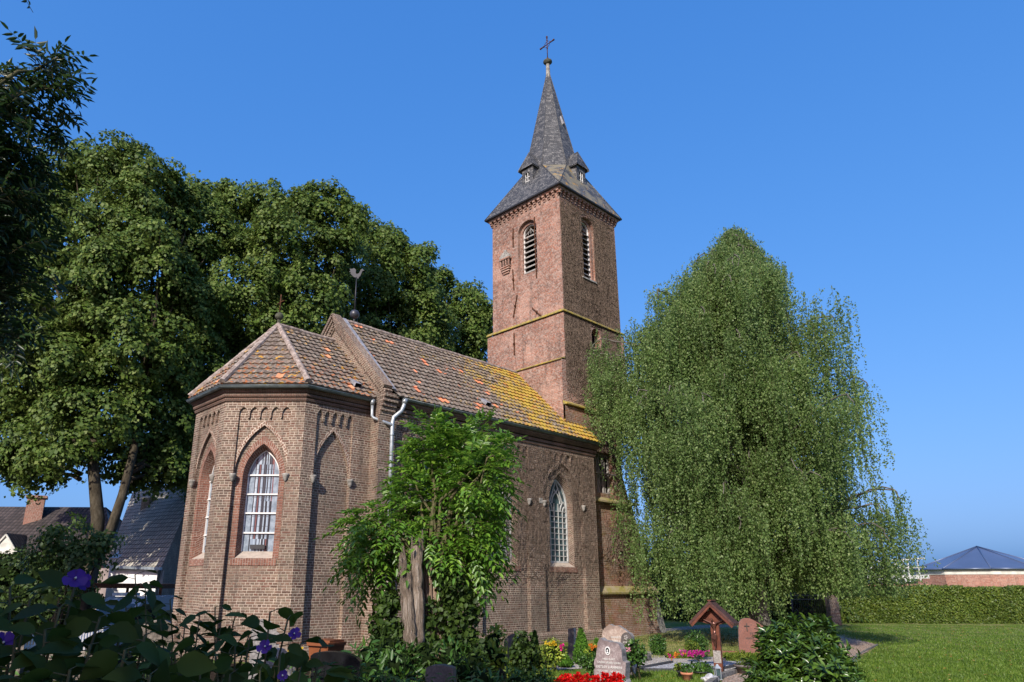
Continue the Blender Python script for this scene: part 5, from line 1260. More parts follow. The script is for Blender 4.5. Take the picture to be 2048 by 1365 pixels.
# dense dark evergreens behind the birch trunk
for i, (x, y, d, r) in enumerate(((1395, 1195, 37, 62), (1460, 1175, 38, 70), (1530, 1180, 37, 60), (1350, 1180, 39, 60), (1590, 1150, 39, 55), (1665, 1185, 36, 42))):
    lobs = [L_(x, y, d, r), L_(x-18, y-45, d, r*.7), L_(x+20, y-30, d+1, r*.75), L_(x, y+30, d, r*.8)]
    t = thing('dark_bush', B(x, d, 0), ['dark evergreen bush in the shade just right of the tower foot', 'dark evergreen bush behind the crucifix roof', 'dark evergreen bush behind the birch trunk', 'dark evergreen bush farthest left behind the tower foot', 'dark evergreen bush left of the iron gate house', 'dark evergreen bush between gate pillar and hedge'][i], 'bush', 'dark bushes under the birch')
    leafpart('foliage', [lobe_leaves(lobs, 22, .6, 60, .16)], 'dark_leaf', t)
    m = MB()
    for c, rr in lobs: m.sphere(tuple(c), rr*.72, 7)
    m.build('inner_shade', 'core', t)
# ================================================================== LEFT SIDE
M['darktile'] = None
def plain_tile(name, c1, c2):
    g = NG(name); u, v, _ = g.sep(g.uv()); rv = g.math('DIVIDE', v, .34); fy = g.math('FRACT', rv); fx = g.math('FRACT', g.math('DIVIDE', u, .28)); rnd = g.white(vec=g.comb(g.math('FLOOR', g.math('DIVIDE', u, .28)), g.math('FLOOR', rv)))
    c = g.mix(rnd, c1, c2); c = g.mix(g.smooth(fy, .2, .04), c, (.012, .012, .012)); c = g.mix(g.smooth(fx, .25, .05), c, (.02, .018, .018)); g.base(c, .8, .2)
    g.bump(g.math('SUBTRACT', g.math('SINE', g.math('MULTIPLY', fx, 3.14)), fy), .04, 1); return g.m
M['darktile'] = plain_tile('brown_black_tiles', (.04, .033, .03), (.075, .06, .055)); M['greytile'] = plain_tile('grey_cement_tiles', (.30, .27, .22), (.40, .365, .30))
def qa(x, y, d): return A(x, y, d)
h1 = thing('house', B(60, 46, ZST), 'house at the far left with dark tiled roof and a brick chimney', 'house', 'village houses beyond the fence')
m = MB(); ra, rb_ = qa(-120, 998, 50), qa(210, 1030, 50); ea, eb = qa(-140, 1122, 45), qa(230, 1136, 45)
ra[2] = rb_[2] = (ra[2]+rb_[2])/2; ea[2] = eb[2] = (ea[2]+eb[2])/2
m.poly([ea, eb, rb_, ra]); bk = FH*10; m.poly([ra, rb_, eb+bk, ea+bk]); m.build('roof', 'darktile', h1)
m = MB(); a, b = ea.copy(), eb.copy(); a += FH*.3; b += FH*.3
m.poly([(a[0], a[1], ZST), (b[0], b[1], ZST), tuple(b), tuple(a)]); b2 = b+FH*9; m.poly([(b[0], b[1], ZST), (b2[0], b2[1], ZST), tuple(b2), tuple(rb_-Zv*.1), tuple(b)]); m.build('wall', 'render_grey', h1)
m = MB(); c = qa(70, 1018, 49); m.box((c[0], c[1], c[2]-.2), (1.05, 1.05, 2.1), YAW+.5); m.box((c[0], c[1], c[2]+.80), (1.3, 1.3, .16), YAW+.5); m.build('chimney', 'brick_far', h1)
m = MB(); c = qa(8, 1100, 45.2); q = [c-RH*.9-Zv*.2, c+RH*.9-Zv*.2, c+Zv*.95]; m.poly(q); k_ = [p+FH*2 for p in q]; m.mat = 1; m.poly([q[0]-RH*.15, q[2]+Zv*.1, k_[2]+Zv*.1, k_[0]]); m.poly([q[1]+RH*.15, q[2]+Zv*.1, k_[2]+Zv*.1, k_[1]]); m.mat = 0
for a, b in ((q[0], q[2]), (q[1], q[2]), (q[0], q[1])): m.bar(a-FH*.05, b-FH*.05, .1, .1)
m.build('dormer_window', ['cream', 'darktile'], h1)
h2 = thing('house', B(290, 42, ZST), 'white walled house with a steep grey tiled roof left of the apse', 'house', 'village houses beyond the fence')
m = MB(); P0, P1, P2, P3 = qa(212, 1132, 40), qa(322, 1136, 37), qa(400, 955, 44), qa(265, 985, 49)
m.poly([P0, P1, P2, P3]); m.poly([P3, P2, P1+FH*14-RH*1, P0+FH*14-RH*1]); m.build('roof', 'greytile', h2)
m = MB(); w0, w1 = P0+FH*.4-Zv*.1, P1+FH*.4-Zv*.1; m.poly([(w0[0], w0[1], ZST), (w1[0], w1[1], ZST), tuple(w1), tuple(w0)]); M['whitewall'] = simple('white_painted_wall', (.78, .77, .75), .85, .1, 0, .08, 2)
m.build('wall', 'whitewall', h2)
m = MB(); dv = (P2-P1)*np.array([1, 1, 0]); e1 = P1+dv*2; o_ = -RH*.15; m.poly([P1*np.array([1, 1, 0])+Zv*ZST+o_, e1*np.array([1, 1, 0])+Zv*ZST+o_, e1-Zv*.15+o_, P2-Zv*.15+o_, P1-Zv*.12+o_]); m.build('gable_wall', 'brick', h2)
m = MB(); m.bar(P0-Zv*.05, P1-Zv*.05, .16, .14); m.build('gutter', 'zinc', h2)
for (x, y, d, w_) in ((300, 1058, 42, 1.0), (243, 1108, 40.4, .8)):
    m = MB(); c = qa(x, y, d); n_ = unit(np.cross(P1-P0, P3-P0)); n_ = n_ if n_[2] > 0 else -n_; uu = unit(P1-P0); vv_ = np.cross(n_, uu); vv_ = vv_ if vv_[2] > 0 else -vv_
    t_ = ((P0-CAM)@n_)/((c-CAM)@n_); c = CAM+(c-CAM)*t_
    m.prism([(-w_/2, -.45), (w_/2, -.45), (w_/2, .45), (-w_/2, .45)], c+n_*.08, uu, n_, .1, V=vv_); sk = m.build('skylight', 'zinc', h2)
m = MB(); c = qa(292, 1020, 45); m.box(tuple(c), (.5, .5, 1.5), YAW); m.build('chimney', 'stone', h2)
# carport beam in front of the white wall
cp = thing('carport', B(260, 34, ZST), 'dark flat carport roof in front of the white house wall', 'shelter')
m = MB(); m.bar(qa(180, 1171, 34), qa(325, 1173, 34), 3.0, .2); m.build('roof', 'rust', cp); m = MB()
for x in (186, 256, 322): q = qa(x, 1173, 33); m.bar((q[0], q[1], ZST), q, .1, .1)
m.build('posts', 'rust', cp)
# dark yard hedge
m2 = [(B(x, 38, .8), 1.7) for x in (20, 75, 130)]+[(B(x, 38, 2.), 1.2) for x in (-30, 20, 80, 130)]
t = thing('yard_hedge', B(80, 38, ZST), 'tall dark hedge behind the white railing', 'hedge'); leafpart('foliage', [lobe_leaves(m2, 12, .8, 60, .2)], 'dark_leaf', t)
m = MB()
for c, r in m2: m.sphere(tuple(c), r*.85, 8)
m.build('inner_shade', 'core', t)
# van
M['vanpaint'] = simple('pale_blue_van_paint', (.20, .27, .33), .25, .6, .1, .08, 1); M['rubber'] = simple('black_rubber', (.015, .015, .015), .8, .2, 0, .1, 5); M['carglass'] = simple('dark_windscreen', (.01, .012, .014), .05, .8, 0, 0, 1); M['headlamp'] = simple('headlamp_glass', (.5, .52, .55), .1, .7, .2, 0, 1)
vd = 27.5; VB = B(232, vd, ZST); van = thing('parked_van', VB, 'pale blue van parked in the street behind the churchyard railing', 'van')
vu = unit(RH*.96-FH*.28); vn = np.cross(vu, Zv); vn = -vn if vn@(CAM-VB) < 0 else vn; vz = Zv
def vbx(pts, x_a, x_b, mb):   # profile in (fwd,z) extruded across
    a_ = [VB+vu*x_a+vn*p[0]+Zv*p[1] for p in pts]; b_ = [VB+vu*x_b+vn*p[0]+Zv*p[1] for p in pts]; n_ = len(pts)
    mb.poly(a_); mb.poly(b_[::-1])
    for i in range(n_): mb.poly([a_[i], a_[(i+1) % n_], b_[(i+1) % n_], b_[i]])
m = MB(); vbx([(.95, .35), (1.0, .75), (.80, 1.12), (.25, 1.28), (-.42, 2.12), (-.75, 2.3), (-4.2, 2.32), (-4.3, .4)], -.93, .93, m); m.build('body', 'vanpaint', van)
m = MB(); 
f1 = lambda x, s_, o=.012: VB+vu*x+vn*(.25+(-.67)*s_+o)+Zv*(1.28+.84*s_+o)
m.poly([f1(-.82, .06), f1(.82, .06), f1(.74, .93), f1(-.74, .93)])
for s_ in (-1, 1): m.poly([VB+vu*s_*.936+vn*p[0]+Zv*p[1] for p in ((.0, 1.3), (-.5, 2.05), (-1.3, 2.05), (-1.3, 1.3))])
m.build('windscreen', 'carglass', van)
for s_ in (-1, 1):
    m = MB(); m.prism([(-.16, -.09), (.16, -.12), (.14, .1), (-.12, .12)], VB+vu*s_*.68+vn*.99+Zv*.86, vu, vn, .05); m.build('headlight', 'headlamp', van)
    m = MB(); m.box(tuple(VB+vu*s_*1.06+vn*.05+Zv*1.42), (.2, .12, .26), math.atan2(vu[1], vu[0])); m.build('wing_mirror', 'rubber', van)
    for fw in (.2, -3.3):
        m = MB(); c = VB+vu*s_*.84+vn*fw+Zv*.34; m.tube([c-vu*.11, c+vu*.11], .34, 16); m.build('wheel', 'rubber', van)
m = MB(); c = VB+vu*-.25+vn*-.9+Zv*2.40; m.box(tuple(c), (.9, .5, .12), math.atan2(vu[1], vu[0])); m.build('roof_box', 'vanpaint', van)
m = MB(); m.poly([VB+vu*x+vn*1.002+Zv*z for x, z in ((-.45, .6), (.45, .6), (.45, .72), (-.45, .72))]); m.build('grille', 'rubber', van)
# churchyard wall with white railing
M['rubble'] = simple('rubble_wall_stone', (.32, .27, .21), .9, .1, 0, .45, 3, .03)
wl_ = MB()
fd = unit(F1-F0); fn = np.array([fd[1], -fd[0], 0]); fn = fn if fn@(CAM-F0) > 0 else -fn; FL = np.linalg.norm(F1-F0)
top = [(0, -1.25), (FL, -1.25)]+[(FL-FL*k/14, .50+.03*math.sin(k*2.1)) for k in range(15)]
wl_.prism(top, F0, fd, fn, .35); tag(wl_.build('churchyard_wall', 'rubble', None, F0), 'low rough stone wall below the white railing', 'wall')
m = MB(); P_ = F0+fd*.75; m.box((P_[0], P_[1], .45), (.42, .42, 1.0), math.atan2(fd[1], fd[0])); tag(m.build('wall_pillar', 'rubble', None, P_), 'square stone pillar at the left end of the white railing', 'pillar')
m = MB(); P_ = F1+fd*.9; m.prism([(-.25, -1.2), (.3, -1.2), (.3, .92), (.15, 1.0), (-.1, .97), (-.25, .9)], P_, fd, fn, .4); tag(m.build('wall_pillar', 'rubble', None, P_), 'weathered stone pillar at the right end of the white railing', 'pillar')
rl = thing('railing', F0+fd*1, 'white metal railing on the low churchyard wall', 'railing')
m = MB(); o = -fn*.15; a, b = F0+fd*.95+o, F1+o
m.bar(a+Zv*.86, b+Zv*.86, .045, .045); m.bar(a+Zv*.60, b+Zv*.60, .03, .03); m.build('rail', 'whitewood', rl)
m = MB(); n = 28
for k in range(n+1): p = a+(b-a)*k/n; m.bar(p+Zv*.50, p+Zv*.86, .022, .022)
m.build('bars', 'whitewood', rl)
# ================================================================== GRAVES
def granite(name, c1, c2, rough=.4, sc=60):
    g = NG(name); ob = g.ob(); c = g.mix(g.smooth(g.noise(sc, 3, ob), .4, .6), c1, c2); c = g.mix(g.smooth(g.noise(4, 4, ob), .45, .65), c, tuple(x*.7 for x in c1))
    g.base(c, rough, .4); g.bump(g.noise(sc*.5, 3, ob), .004, .5); return g.m
M['gr_mauve'] = granite('mauve_granite', (.20, .15, .145), (.30, .25, .24), .7); M['gr_brown'] = granite('brown_sandstone', (.30, .22, .18), (.40, .32, .27), .85, 25)
M['gr_dark'] = granite('dark_grey_granite', (.075, .065, .06), (.12, .10, .095), .5); M['gr_black'] = granite('polished_black_granite', (.005, .005, .006), (.009, .009, .011), .3, 12)
M['gr_red'] = granite('red_granite', (.21, .085, .058), (.13, .065, .052), .45, 45); M['gr_rough'] = granite('split_grey_edge', (.20, .185, .17), (.31, .285, .265), .95, 30)
M['letter'] = simple('pale_inlaid_letters', (.55, .53, .50), .6, .3, 0, .1, 5); M['letter_dark'] = simple('dark_bronze_letters', (.07, .06, .05), .4, .5, .4, .1, 5)
M['brownwood'] = simple('red_brown_stained_wood', (.14, .042, .022), .5, .4, 0, .3, 9); M['copperroof'] = simple('weathered_copper', (.13, .06, .05), .45, .5, .4, .35, 7)
M['bronze'] = simple('polished_bronze', (.16, .07, .05), .25, .8, .6, .2, 12); M['terracotta'] = simple('terracotta_pot', (.52, .22, .12), .8, .2, 0, .2, 9)
M['blackpot'] = simple('black_plastic', (.02, .022, .024), .5, .3, 0, .1, 9); M['quartz'] = simple('white_grey_rock', (.52, .52, .52), .6, .3, 0, .45, 5, .03)
M['binbrown'] = simple('brown_bin_plastic', (.20, .065, .022), .55, .4, 0, .08, 3); M['slateplate'] = simple('wet_slate_slab', (.03, .035, .04), .2, .6, 0, .5, 8, .01, (.25, .28, .32))
for nm, c in dict(red=(.62, .01, .008), pink=(.75, .03, .25), magenta=(.60, .04, .32), orange=(.75, .25, .03), yellow=(.75, .5, .03), purple=(.10, .035, .30), palepink=(.8, .35, .42)).items():
    M['f_'+nm] = leaf_mat(nm+'_petals', tuple(x*.7 for x in c), c, tuple(min(1, x*1.25) for x in c), .5, .3, .3, 4)
def frame(px, d, ang=0.):   # upright plane at column px and distance d, facing the path; ang turns it
    O = B(px, d); n = unit(CAM*np.array([1, 1, 0])-O*np.array([1, 1, 0])); a = R_(ang); N = np.array([n[0]*math.cos(a)-n[1]*math.sin(a), n[0]*math.sin(a)+n[1]*math.cos(a), 0]); U = np.array([-N[1], N[0], 0]); return O, U, N
def onpl(O, U, N, x, y):
    v = ray(x, y); t = ((O-CAM)@N)/(v@N); q = CAM+v*t; return float((q-O)@U), float(q[2])
def text(s, size, O, U, N, u_, z_, mat, parent, ext=.003):
    cu = bpy.data.curves.new('t', 'FONT'); cu.body = s; cu.size = size; cu.align_x = 'CENTER'; cu.align_y = 'CENTER'; cu.extrude = ext; cu.resolution_u = 2; cu.offset = size*.012
    o = bpy.data.objects.new('t', cu); dg = bpy.context.evaluated_depsgraph_get(); SC.collection.objects.link(o); dg.update()
    me = bpy.data.meshes.new_from_object(o.evaluated_get(bpy.context.evaluated_depsgraph_get())); bpy.data.objects.remove(o)
    c = O+U*u_+Zv*z_+N*(ext+.001)-np.array(parent['_b'])
    me.transform(Matrix(((U[0], 0, N[0], c[0]), (U[1], 0, N[1], c[1]), (0, 1, 0, c[2]), (0, 0, 0, 1))))
    return link('lettering', me, [mat], parent, parent['_b'])
def headstone(px, d, ang, outline, thick, mat, label, edge='gr_rough', group='gravestones', zb=-.05, rough=.012, px_out=True):
    O, U, N = frame(px, d, ang); P = [onpl(O, U, N, x, y) for x, y in outline] if px_out else outline
    P = [(P[0][0], zb)]+P+[(P[-1][0], zb)]
    Q = []
    for i in range(len(P)-1):
        a, b = P[i], P[i+1]; k = max(1, int(math.dist(a, b)/.05))
        for j in range(k): Q.append((a[0]+(b[0]-a[0])*j/k+rng.normal()*rough*(0 < i), a[1]+(b[1]-a[1])*j/k+rng.normal()*rough*(0 < i)))
    Q.append(P[-1]); t = thing('headstone', O, label, 'gravestone', group)
    m = MB(); m.prism(Q, O, U, N, .02); b = m.build('face', mat, t)
    m = MB(); m.prism([(x*1.0, z-.004) for x, z in Q], O-N*.0205, U, N, thick); m.build('stone_body', edge, t)
    return t, O, U, N, Q
# front stone with the oval portrait
hs1, O, U, N, Q = headstone(1224, 11.2, -22, [(1188, 1345), (1190, 1320), (1194, 1295), (1198, 1277), (1207, 1279), (1219, 1284), (1234, 1289), (1241, 1298), (1245, 1313), (1249, 1330), (1252, 1352)], .17, 'gr_mauve', 'tall mauve gravestone with oval portrait medallion, above the red begonias')
u0, z0_ = onpl(O, U, N, 1215.5, 1302); m = MB(); r1, r2 = .042, .062
el = lambda a, b, n=20: [(u0+a*math.cos(2*math.pi*k/n), z0_+b*math.sin(2*math.pi*k/n)) for k in range(n)]
m.prism(el(r1, r2), O+N*.012, U, N, .012); o_ = m.build('portrait_medallion', 'whitewood', hs1)
m = MB(); m.prism(el(r1*.72, r2*.76), O+N*.015, U, N, .006); m.build('portrait_ground', 'blackpot', o_)
m = MB(); m.prism([(u0+.011*math.cos(a), z0_+.004+.016*math.sin(a)) for a in np.linspace(0, 6.28, 12, False)], O+N*.017, U, N, .003); m.prism([(u0-.02, z0_-.034), (u0+.02, z0_-.034), (u0+.012, z0_-.015), (u0-.012, z0_-.015)], O+N*.017, U, N, .003); m.build('portrait_figure', 'whitewood', o_)
for s, y, sz in (('HIER RUHT', 1319, .040), ('UNSER LIEBER SOHN', 1326, .040), ('DETLEV DAHMEN', 1335, .052), ('*11.7.1982   +8.2.2000', 1343.5, .040)):
    a, b = onpl(O, U, N, 1218, y); text(s, sz, O, U, N, a, b, 'letter', hs1)
t, O, U, N, Q = headstone(1235, 15.4, -14, [(1204, 1300), (1205, 1275), (1207, 1258), (1218, 1251), (1230, 1252), (1248, 1258), (1256, 1264), (1258, 1280), (1262, 1306)], .18, 'gr_brown', 'broad brown rough sandstone gravestone behind the portrait stone')
a, b = onpl(O, U, N, 1233, 1275); text('ELISABETH', .05, O, U, N, a, b, 'letter', t); a, b = onpl(O, U, N, 1233, 1283); text('FAMILIE', .05, O, U, N, a, b, 'letter', t)
ar = [(1241.5, 1310), (1241.5, 1285)]+[(1252.5-11*math.cos(k*math.pi/8), 1279-14*math.sin(k*math.pi/8)) for k in range(1, 8)]+[(1263.5, 1285), (1263.5, 1310)]
t, O, U, N, Q = headstone(1253, 14.2, -20, ar, .14, 'gr_dark', 'small round topped grey gravestone carved with a rose', rough=.0)
m = MB(); a, b = onpl(O, U, N, 1252, 1276)
for k in range(5): an = k*1.256; m.sphere(tuple(O+U*(a+.022*math.cos(an))+Zv*(b+.03*math.sin(an))+N*.006), .024, 5)
m.bar(O+U*(a-.01)+Zv*(b-.03)+N*.008, O+U*(a+.04)+Zv*(b-.10)+N*.008, .012, .012); m.build('carved_rose', 'gr_rough', t)
for s, y in (('MARIA', 1285.5), ('1921 - 1998', 1290)): a, b = onpl(O, U, N, 1252.5, y); text(s, .042, O, U, N, a, b, 'letter', t)
headstone(1141, 17.3, -25, [(1136, 1297), (1136, 1258), (1147, 1256), (1147, 1297)], .12, 'gr_dark', 'narrow upright grey gravestone just left of the cone shaped conifer', rough=.004)
t, O, U, N, Q = headstone(1506, 18.2, 6, [(1478, 1292), (1477, 1265), (1478, 1246), (1482, 1239.5), (1490, 1236.5), (1499, 1237), (1510, 1242), (1522, 1249.5), (1533, 1257), (1536, 1294)], .14, 'gr_red', 'red granite gravestone with a dark cross, beside the laurel bush', rough=.002)
a, b = onpl(O, U, N, 1493.5, 1254); m = MB(); m.bar(O+U*a+Zv*(b-.10)+N*.012, O+U*a+Zv*(b+.08)+N*.012, .022, .02, up=tuple(N)); m.bar(O+U*(a-.06)+Zv*(b+.02)+N*.013, O+U*(a+.06)+Zv*(b+.02)+N*.013, .022, .02); m.build('cross_emblem', 'letter_dark', t)
for s, x, y in (('PETERS', 1510, 1268), ('HANS', 1500, 1277)): a, b = onpl(O, U, N, x, y); text(s, .075, O, U, N, a, b, 'letter_dark', t)
# black polished stone and small dark one on the shaded left
ot = [(621, 1362), (621, 1312), (628, 1306.5), (645, 1304.5), (665, 1304), (685, 1306), (700, 1310), (712, 1316), (720, 1324), (720, 1364)]
headstone(670, 9.0, -12, ot, .16, 'gr_black', 'wide polished black gravestone with a curved top before the brown bin', edge='gr_black', rough=0)
headstone(878, 8.6, -12, [(850, 1362), (852, 1336), (862, 1332), (880, 1331), (898, 1333), (906, 1337), (907, 1362)], .16, 'gr_dark', 'small dark gravestone with wavy top in the shaded shrubs', edge='gr_dark', rough=.002)
headstone(568, 10.5, 10, [(535, 1365), (534, 1325), (545, 1307), (565, 1300), (585, 1307), (590, 1330), (590, 1364)], .2, 'gr_rough', 'rough grey boulder shaped gravestone half hidden by the hibiscus', rough=.02)
headstone(535, 12.0, 0, [(500, 1300), (502, 1262), (512, 1247), (530, 1242), (548, 1248), (556, 1262), (556, 1300)], .2, 'gr_rough', 'pale rough stone standing in front of the apse wall', rough=.02)
headstone(1030, 16.8, -20, [(1005, 1310), (1008, 1285), (1014, 1272), (1030, 1268), (1040, 1290), (1040, 1310)], .15, 'gr_dark', 'grey slanting gravestone behind the yellow leaved azalea', rough=.01)
# wheelie bin
BI = B(661, 14.6); bw = .255; bu = unit(RH*.87-FH*.5); bn = np.cross(bu, Zv); bn = bn if bn@(CAM-BI) > 0 else -bn; bz = 1.705-(1272-1166)*14.6/FOC
bin_ = thing('wheelie_bin', BI, 'brown plastic wheelie bin against the choir wall', 'waste bin')
m = MB(); bt = [BI+bu*x*bw+bn*y*bw+Zv*(bz-.02) for x, y in ((-1, 1), (1, 1), (1, -1), (-1, -1))]; bo = [BI+bu*x*bw*.78+bn*y*bw*.78+Zv*0. for x, y in ((-1, 1), (1, 1), (1, -1), (-1, -1))]
for i in range(4): m.poly([bo[i], bo[(i+1) % 4], bt[(i+1) % 4], bt[i]])
m.box(tuple(BI+Zv*(bz-.035)), (bw*2.12, bw*2.12, .04), math.atan2(bu[1], bu[0])); m.build('body', 'binbrown', bin_)
m = MB(); m.box(tuple(BI+Zv*(bz+.0)), (bw*2.2, bw*2.2, .03), math.atan2(bu[1], bu[0])); m.box(tuple(BI-bn*.03+Zv*(bz+.03)), (bw*1.8, bw*1.7, .045), math.atan2(bu[1], bu[0])); m.box(tuple(BI+bn*bw*1.12+Zv*(bz-.02)), (bw*1.9, .05, .05), math.atan2(bu[1], bu[0])); m.build('lid', 'binbrown', bin_)
m = MB(); c = BI+bn*bw*.93+Zv*(bz*.50); r = .045; m.poly([c+bu*a_+Zv*b_ for a_, b_ in ((-r, 0), (0, -r), (r, 0), (0, r))]); m.build('sticker', 'whitewood', bin_)
for s_ in (-1, 1): m = MB(); c = BI+bu*s_*.2-bn*.2+Zv*.08; m.tube([c-bu*.03, c+bu*.03], .08, 12); m.build('wheel', 'rubber', bin_)
m = MB(); o1 = B(700, 13.6); m.prism([(-.30, .0), (.36, .0), (.20, .12), (-.22, .42), (-.30, .42)], o1, RH, -FH, .3); tag(m.build('slate_slab', 'slateplate', None, o1), 'leaning dark slate slab right of the brown bin', 'slab')
# ---- shrubs
def shrub(name, label, parts, leaf, L, dens, shape=OVATE, wl=.6, cat='shrub', group=None, core=True, up=.4, inner=.35, stem=True):
    lobes = [(A(x, y, d), r*d/FOC) for x, y, r, d in parts]; base = np.array([*B(parts[0][0], parts[0][3])[:2], 0.])
    t = thing(name, base, label, cat, group); leafpart('foliage', [bushy(lobes, dens, L, wl, shape, up, inner)], leaf, t)
    m = MB()
    if core:
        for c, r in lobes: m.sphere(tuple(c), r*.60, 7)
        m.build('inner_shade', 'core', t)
    m = MB()
    for c, r in lobes: m.tube([base+rng.normal(size=3)*.02, (base+c)/2+rng.normal(size=3)*.03, c], [.018, .012, .006], 4)
    m.build('stem', 'twig', t); return t
def cone(name, label, px, d, ytop, ybot, wpx, leaf='conifer', group='clipped cone conifers'):
    b = B(px, d); zt = 1.705-(ytop-1167)*d/FOC; zt = max(.25, zt); r0 = wpx*d/FOC/2; t = thing(name, b, label, 'conifer', group); n = int(9000*r0*zt)+1500
    h = rng.random(n)**.8; an = rng.random(n)*6.283; rr = r0*np.where(h < .12, .8+h*1.6, (1-h)**.75*1.03)*(1+.06*rng.normal(size=n)); P = b+np.stack([rr*np.cos(an), rr*np.sin(an), .03+h*(zt-.05)], 1)
    Nn = np.stack([np.cos(an), np.sin(an), .4+0*an], 1)+rng.normal(size=(n, 3))*.3; T = np.stack([np.cos(an)*.5, np.sin(an)*.5, 1+0*an], 1)+rng.normal(size=(n, 3))*.4; LL = .05*(.6+.8*rng.random(n))
    leafpart('foliage', [leaf_cloud(P, T, Nn, LL, LL*.4)], leaf, t); m = MB(); m.lathe([(r0*.85, .03), (r0*.9, zt*.12), (r0*.55, zt*.55), (0.001, zt*.93)], tuple(b), 10); m.build('inner_shade', 'core', t); m = MB(); m.tube([b, b+Zv*.12], .025, 6); m.build('stem', 'bark', t); return t
cone('cone_conifer', 'tall bright green cone shaped conifer before the nave wall', 1158, 16.5, 1246, 1315, 32)
cone('cone_conifer', 'small narrow green conifer between cone conifer and brown gravestone', 1188, 17.2, 1264, 1300, 17)
cone('clipped_column', 'dark leafy clipped column behind the ivy covered stone', 1067, 15.5, 1251, 1330, 22, 'mid_leaf', None)
cone('dwarf_conifer', 'short clipped conifer left of the tall cone conifer', 1125, 15.9, 1297, 1325, 30)
shrub('round_bush', 'round dark green box bush at the left end of the low hedge', [(1315, 1288, 16, 18.6), (1316, 1297, 15, 18.6)], 'mid_leaf', .05, 9000, cat='bush')
def lowhedge(label, xa, xb, y, d, h, leaf='yew'):
    a, b = B(xa, d), B(xb, d); t = thing('low_hedge', (a+b)/2, label, 'hedge', 'low grave hedges'); n = int(np.linalg.norm(b-a)*6500); s = rng.random((n, 1)); zt = 1.705-(y-1167)*d/FOC
    tp_ = rng.random(n) < .4; w_ = .14; P = a+(b-a)*s+FH*np.where(tp_, rng.uniform(-w_, w_, n), -w_+rng.normal(size=n)*.015)[:, None]+Zv*np.where(tp_, zt+rng.normal(size=n)*.015, rng.random(n)*zt)[:, None]
    Nn = np.where(tp_[:, None], Zv, -FH)+rng.normal(size=(n, 3))*.5; LL = .045*(.6+.8*rng.random(n)); leafpart('foliage', [leaf_cloud(P, rdir(n)+Zv*.4, Nn, LL, LL*.6)], leaf, t)
    m = MB(); c = (a+b)/2; m.box((c[0], c[1], zt/2-.02), (np.linalg.norm(b-a), .26, zt-.05), YAW-math.pi/2); m.build('inner_shade', 'core', t)
lowhedge('low clipped hedge between the round bush and the crucifix', 1322, 1372, 1290, 18.0, .3)
lowhedge('low clipped hedge between the crucifix and the red granite stone', 1436, 1520, 1291, 17.4, .3)
shrub('conifer_bush', 'feathery grey green conifer bush behind the crucifix post', [(1392, 1285, 20, 17.8), (1398, 1296, 20, 17.6)], 'mid_leaf', .06, 7000, DIAMOND, .3, 'bush')
shrub('dwarf_conifer', 'yellow green dwarf conifer ball left of the crucifix post', [(1384, 1297, 14, 16.9)], 'yew', .045, 12000, DIAMOND, .4, 'bush')
shrub('azalea', 'azalea with bright yellow green leaves behind the ivy covered stone', [(985, 1285, 24, 14.8), (975, 1310, 26, 14.6), (1000, 1320, 20, 14.5), (995, 1268, 14, 14.9)], 'lime_green', .13, 900, OVATE2, .42, 'shrub', core=True)
shrub('golden_shrub', 'rounded shrub with yellowish top and a magenta bloom beside the grave kerb', [(1105, 1297, 20, 14.8), (1100, 1312, 20, 14.7), (1118, 1308, 14, 14.7)], 'lime_green', .06, 3200, OVATE, .55, 'shrub')
shrub('heath_bush', 'olive green bush in front of the ivy covered stone', [(1060, 1320, 30, 12.4), (1045, 1345, 30, 12.3), (1085, 1340, 24, 12.3)], 'yew', .06, 3600, OVATE, .5, 'shrub')
shrub('ground_shrub', 'dark green low shrub at the lower edge beside the ivy covered stone', [(1030, 1375, 34, 10.5), (1080, 1372, 30, 10.5), (1100, 1385, 26, 10.3)], 'mid_leaf', .06, 3200, OVATE, .5, 'shrub')
shrub('ivy_covered_stone', 'arched gravestone completely overgrown with dark ivy', [(1046, 1285, 20, 12.0), (1040, 1310, 20, 12), (1045, 1340, 22, 12), (1058, 1300, 16, 12)], 'dark_leaf', .06, 4200, OVATE2, .85, 'gravestone', up=.0)
shrub('box_hedge_block', 'small dark green clipped block left of the portrait gravestone', [(1170, 1322, 14, 13.6), (1182, 1330, 14, 13.5), (1192, 1318, 12, 13.6)], 'mid_leaf', .05, 6000, OVATE, .6, 'bush')
shrub('rose_bush', 'small rose bush with pale pink blooms right of the portrait gravestone', [(1268, 1300, 20, 13.6), (1275, 1312, 18, 13.6), (1255, 1318, 14, 13.4)], 'mid_leaf', .055, 4200, OVATE2, .7, 'shrub', core=True)
shrub('yellow_flower_bush', 'low bush with yellow blooms between small conifer and portrait stone', [(1190, 1300, 11, 15.6), (1180, 1306, 10, 15.6)], 'lime_green', .05, 6000, OVATE, .5, 'shrub')
lf = [(735, 1318, 34, 11.6), (770, 1300, 36, 12.2), (800, 1335, 40, 11.0), (850, 1315, 34, 12), (900, 1320, 34, 12), (945, 1325, 30, 12), (740, 1350, 34, 10.5), (930, 1352, 32, 10.5), (960, 1365, 30, 10.3)]
for i, (x, y, r, d) in enumerate(lf):
    shrub('leafy_shrub', ['dark leafy shrub just right of the polished black gravestone', 'leafy shrub at the left foot of the old split trunk', 'low dark shrub in front of the old split trunk', 'leafy shrub at the right foot of the old trunk', 'leafy shrub behind the small wavy topped gravestone', 'leafy shrub left of the yellow leaved azalea', 'leafy shrub at the lower edge between the two dark gravestones', 'low shrub right of the small wavy topped gravestone', 'low shrub at the lower edge under the azalea'][i], [(x, y, r, d), (x+12, y+18, r*.8, d)], ['mid_leaf', 'dark_leaf'][i % 2], .13, 900, OVATE, .36, 'shrub', 'shaded shrubs along the graves')
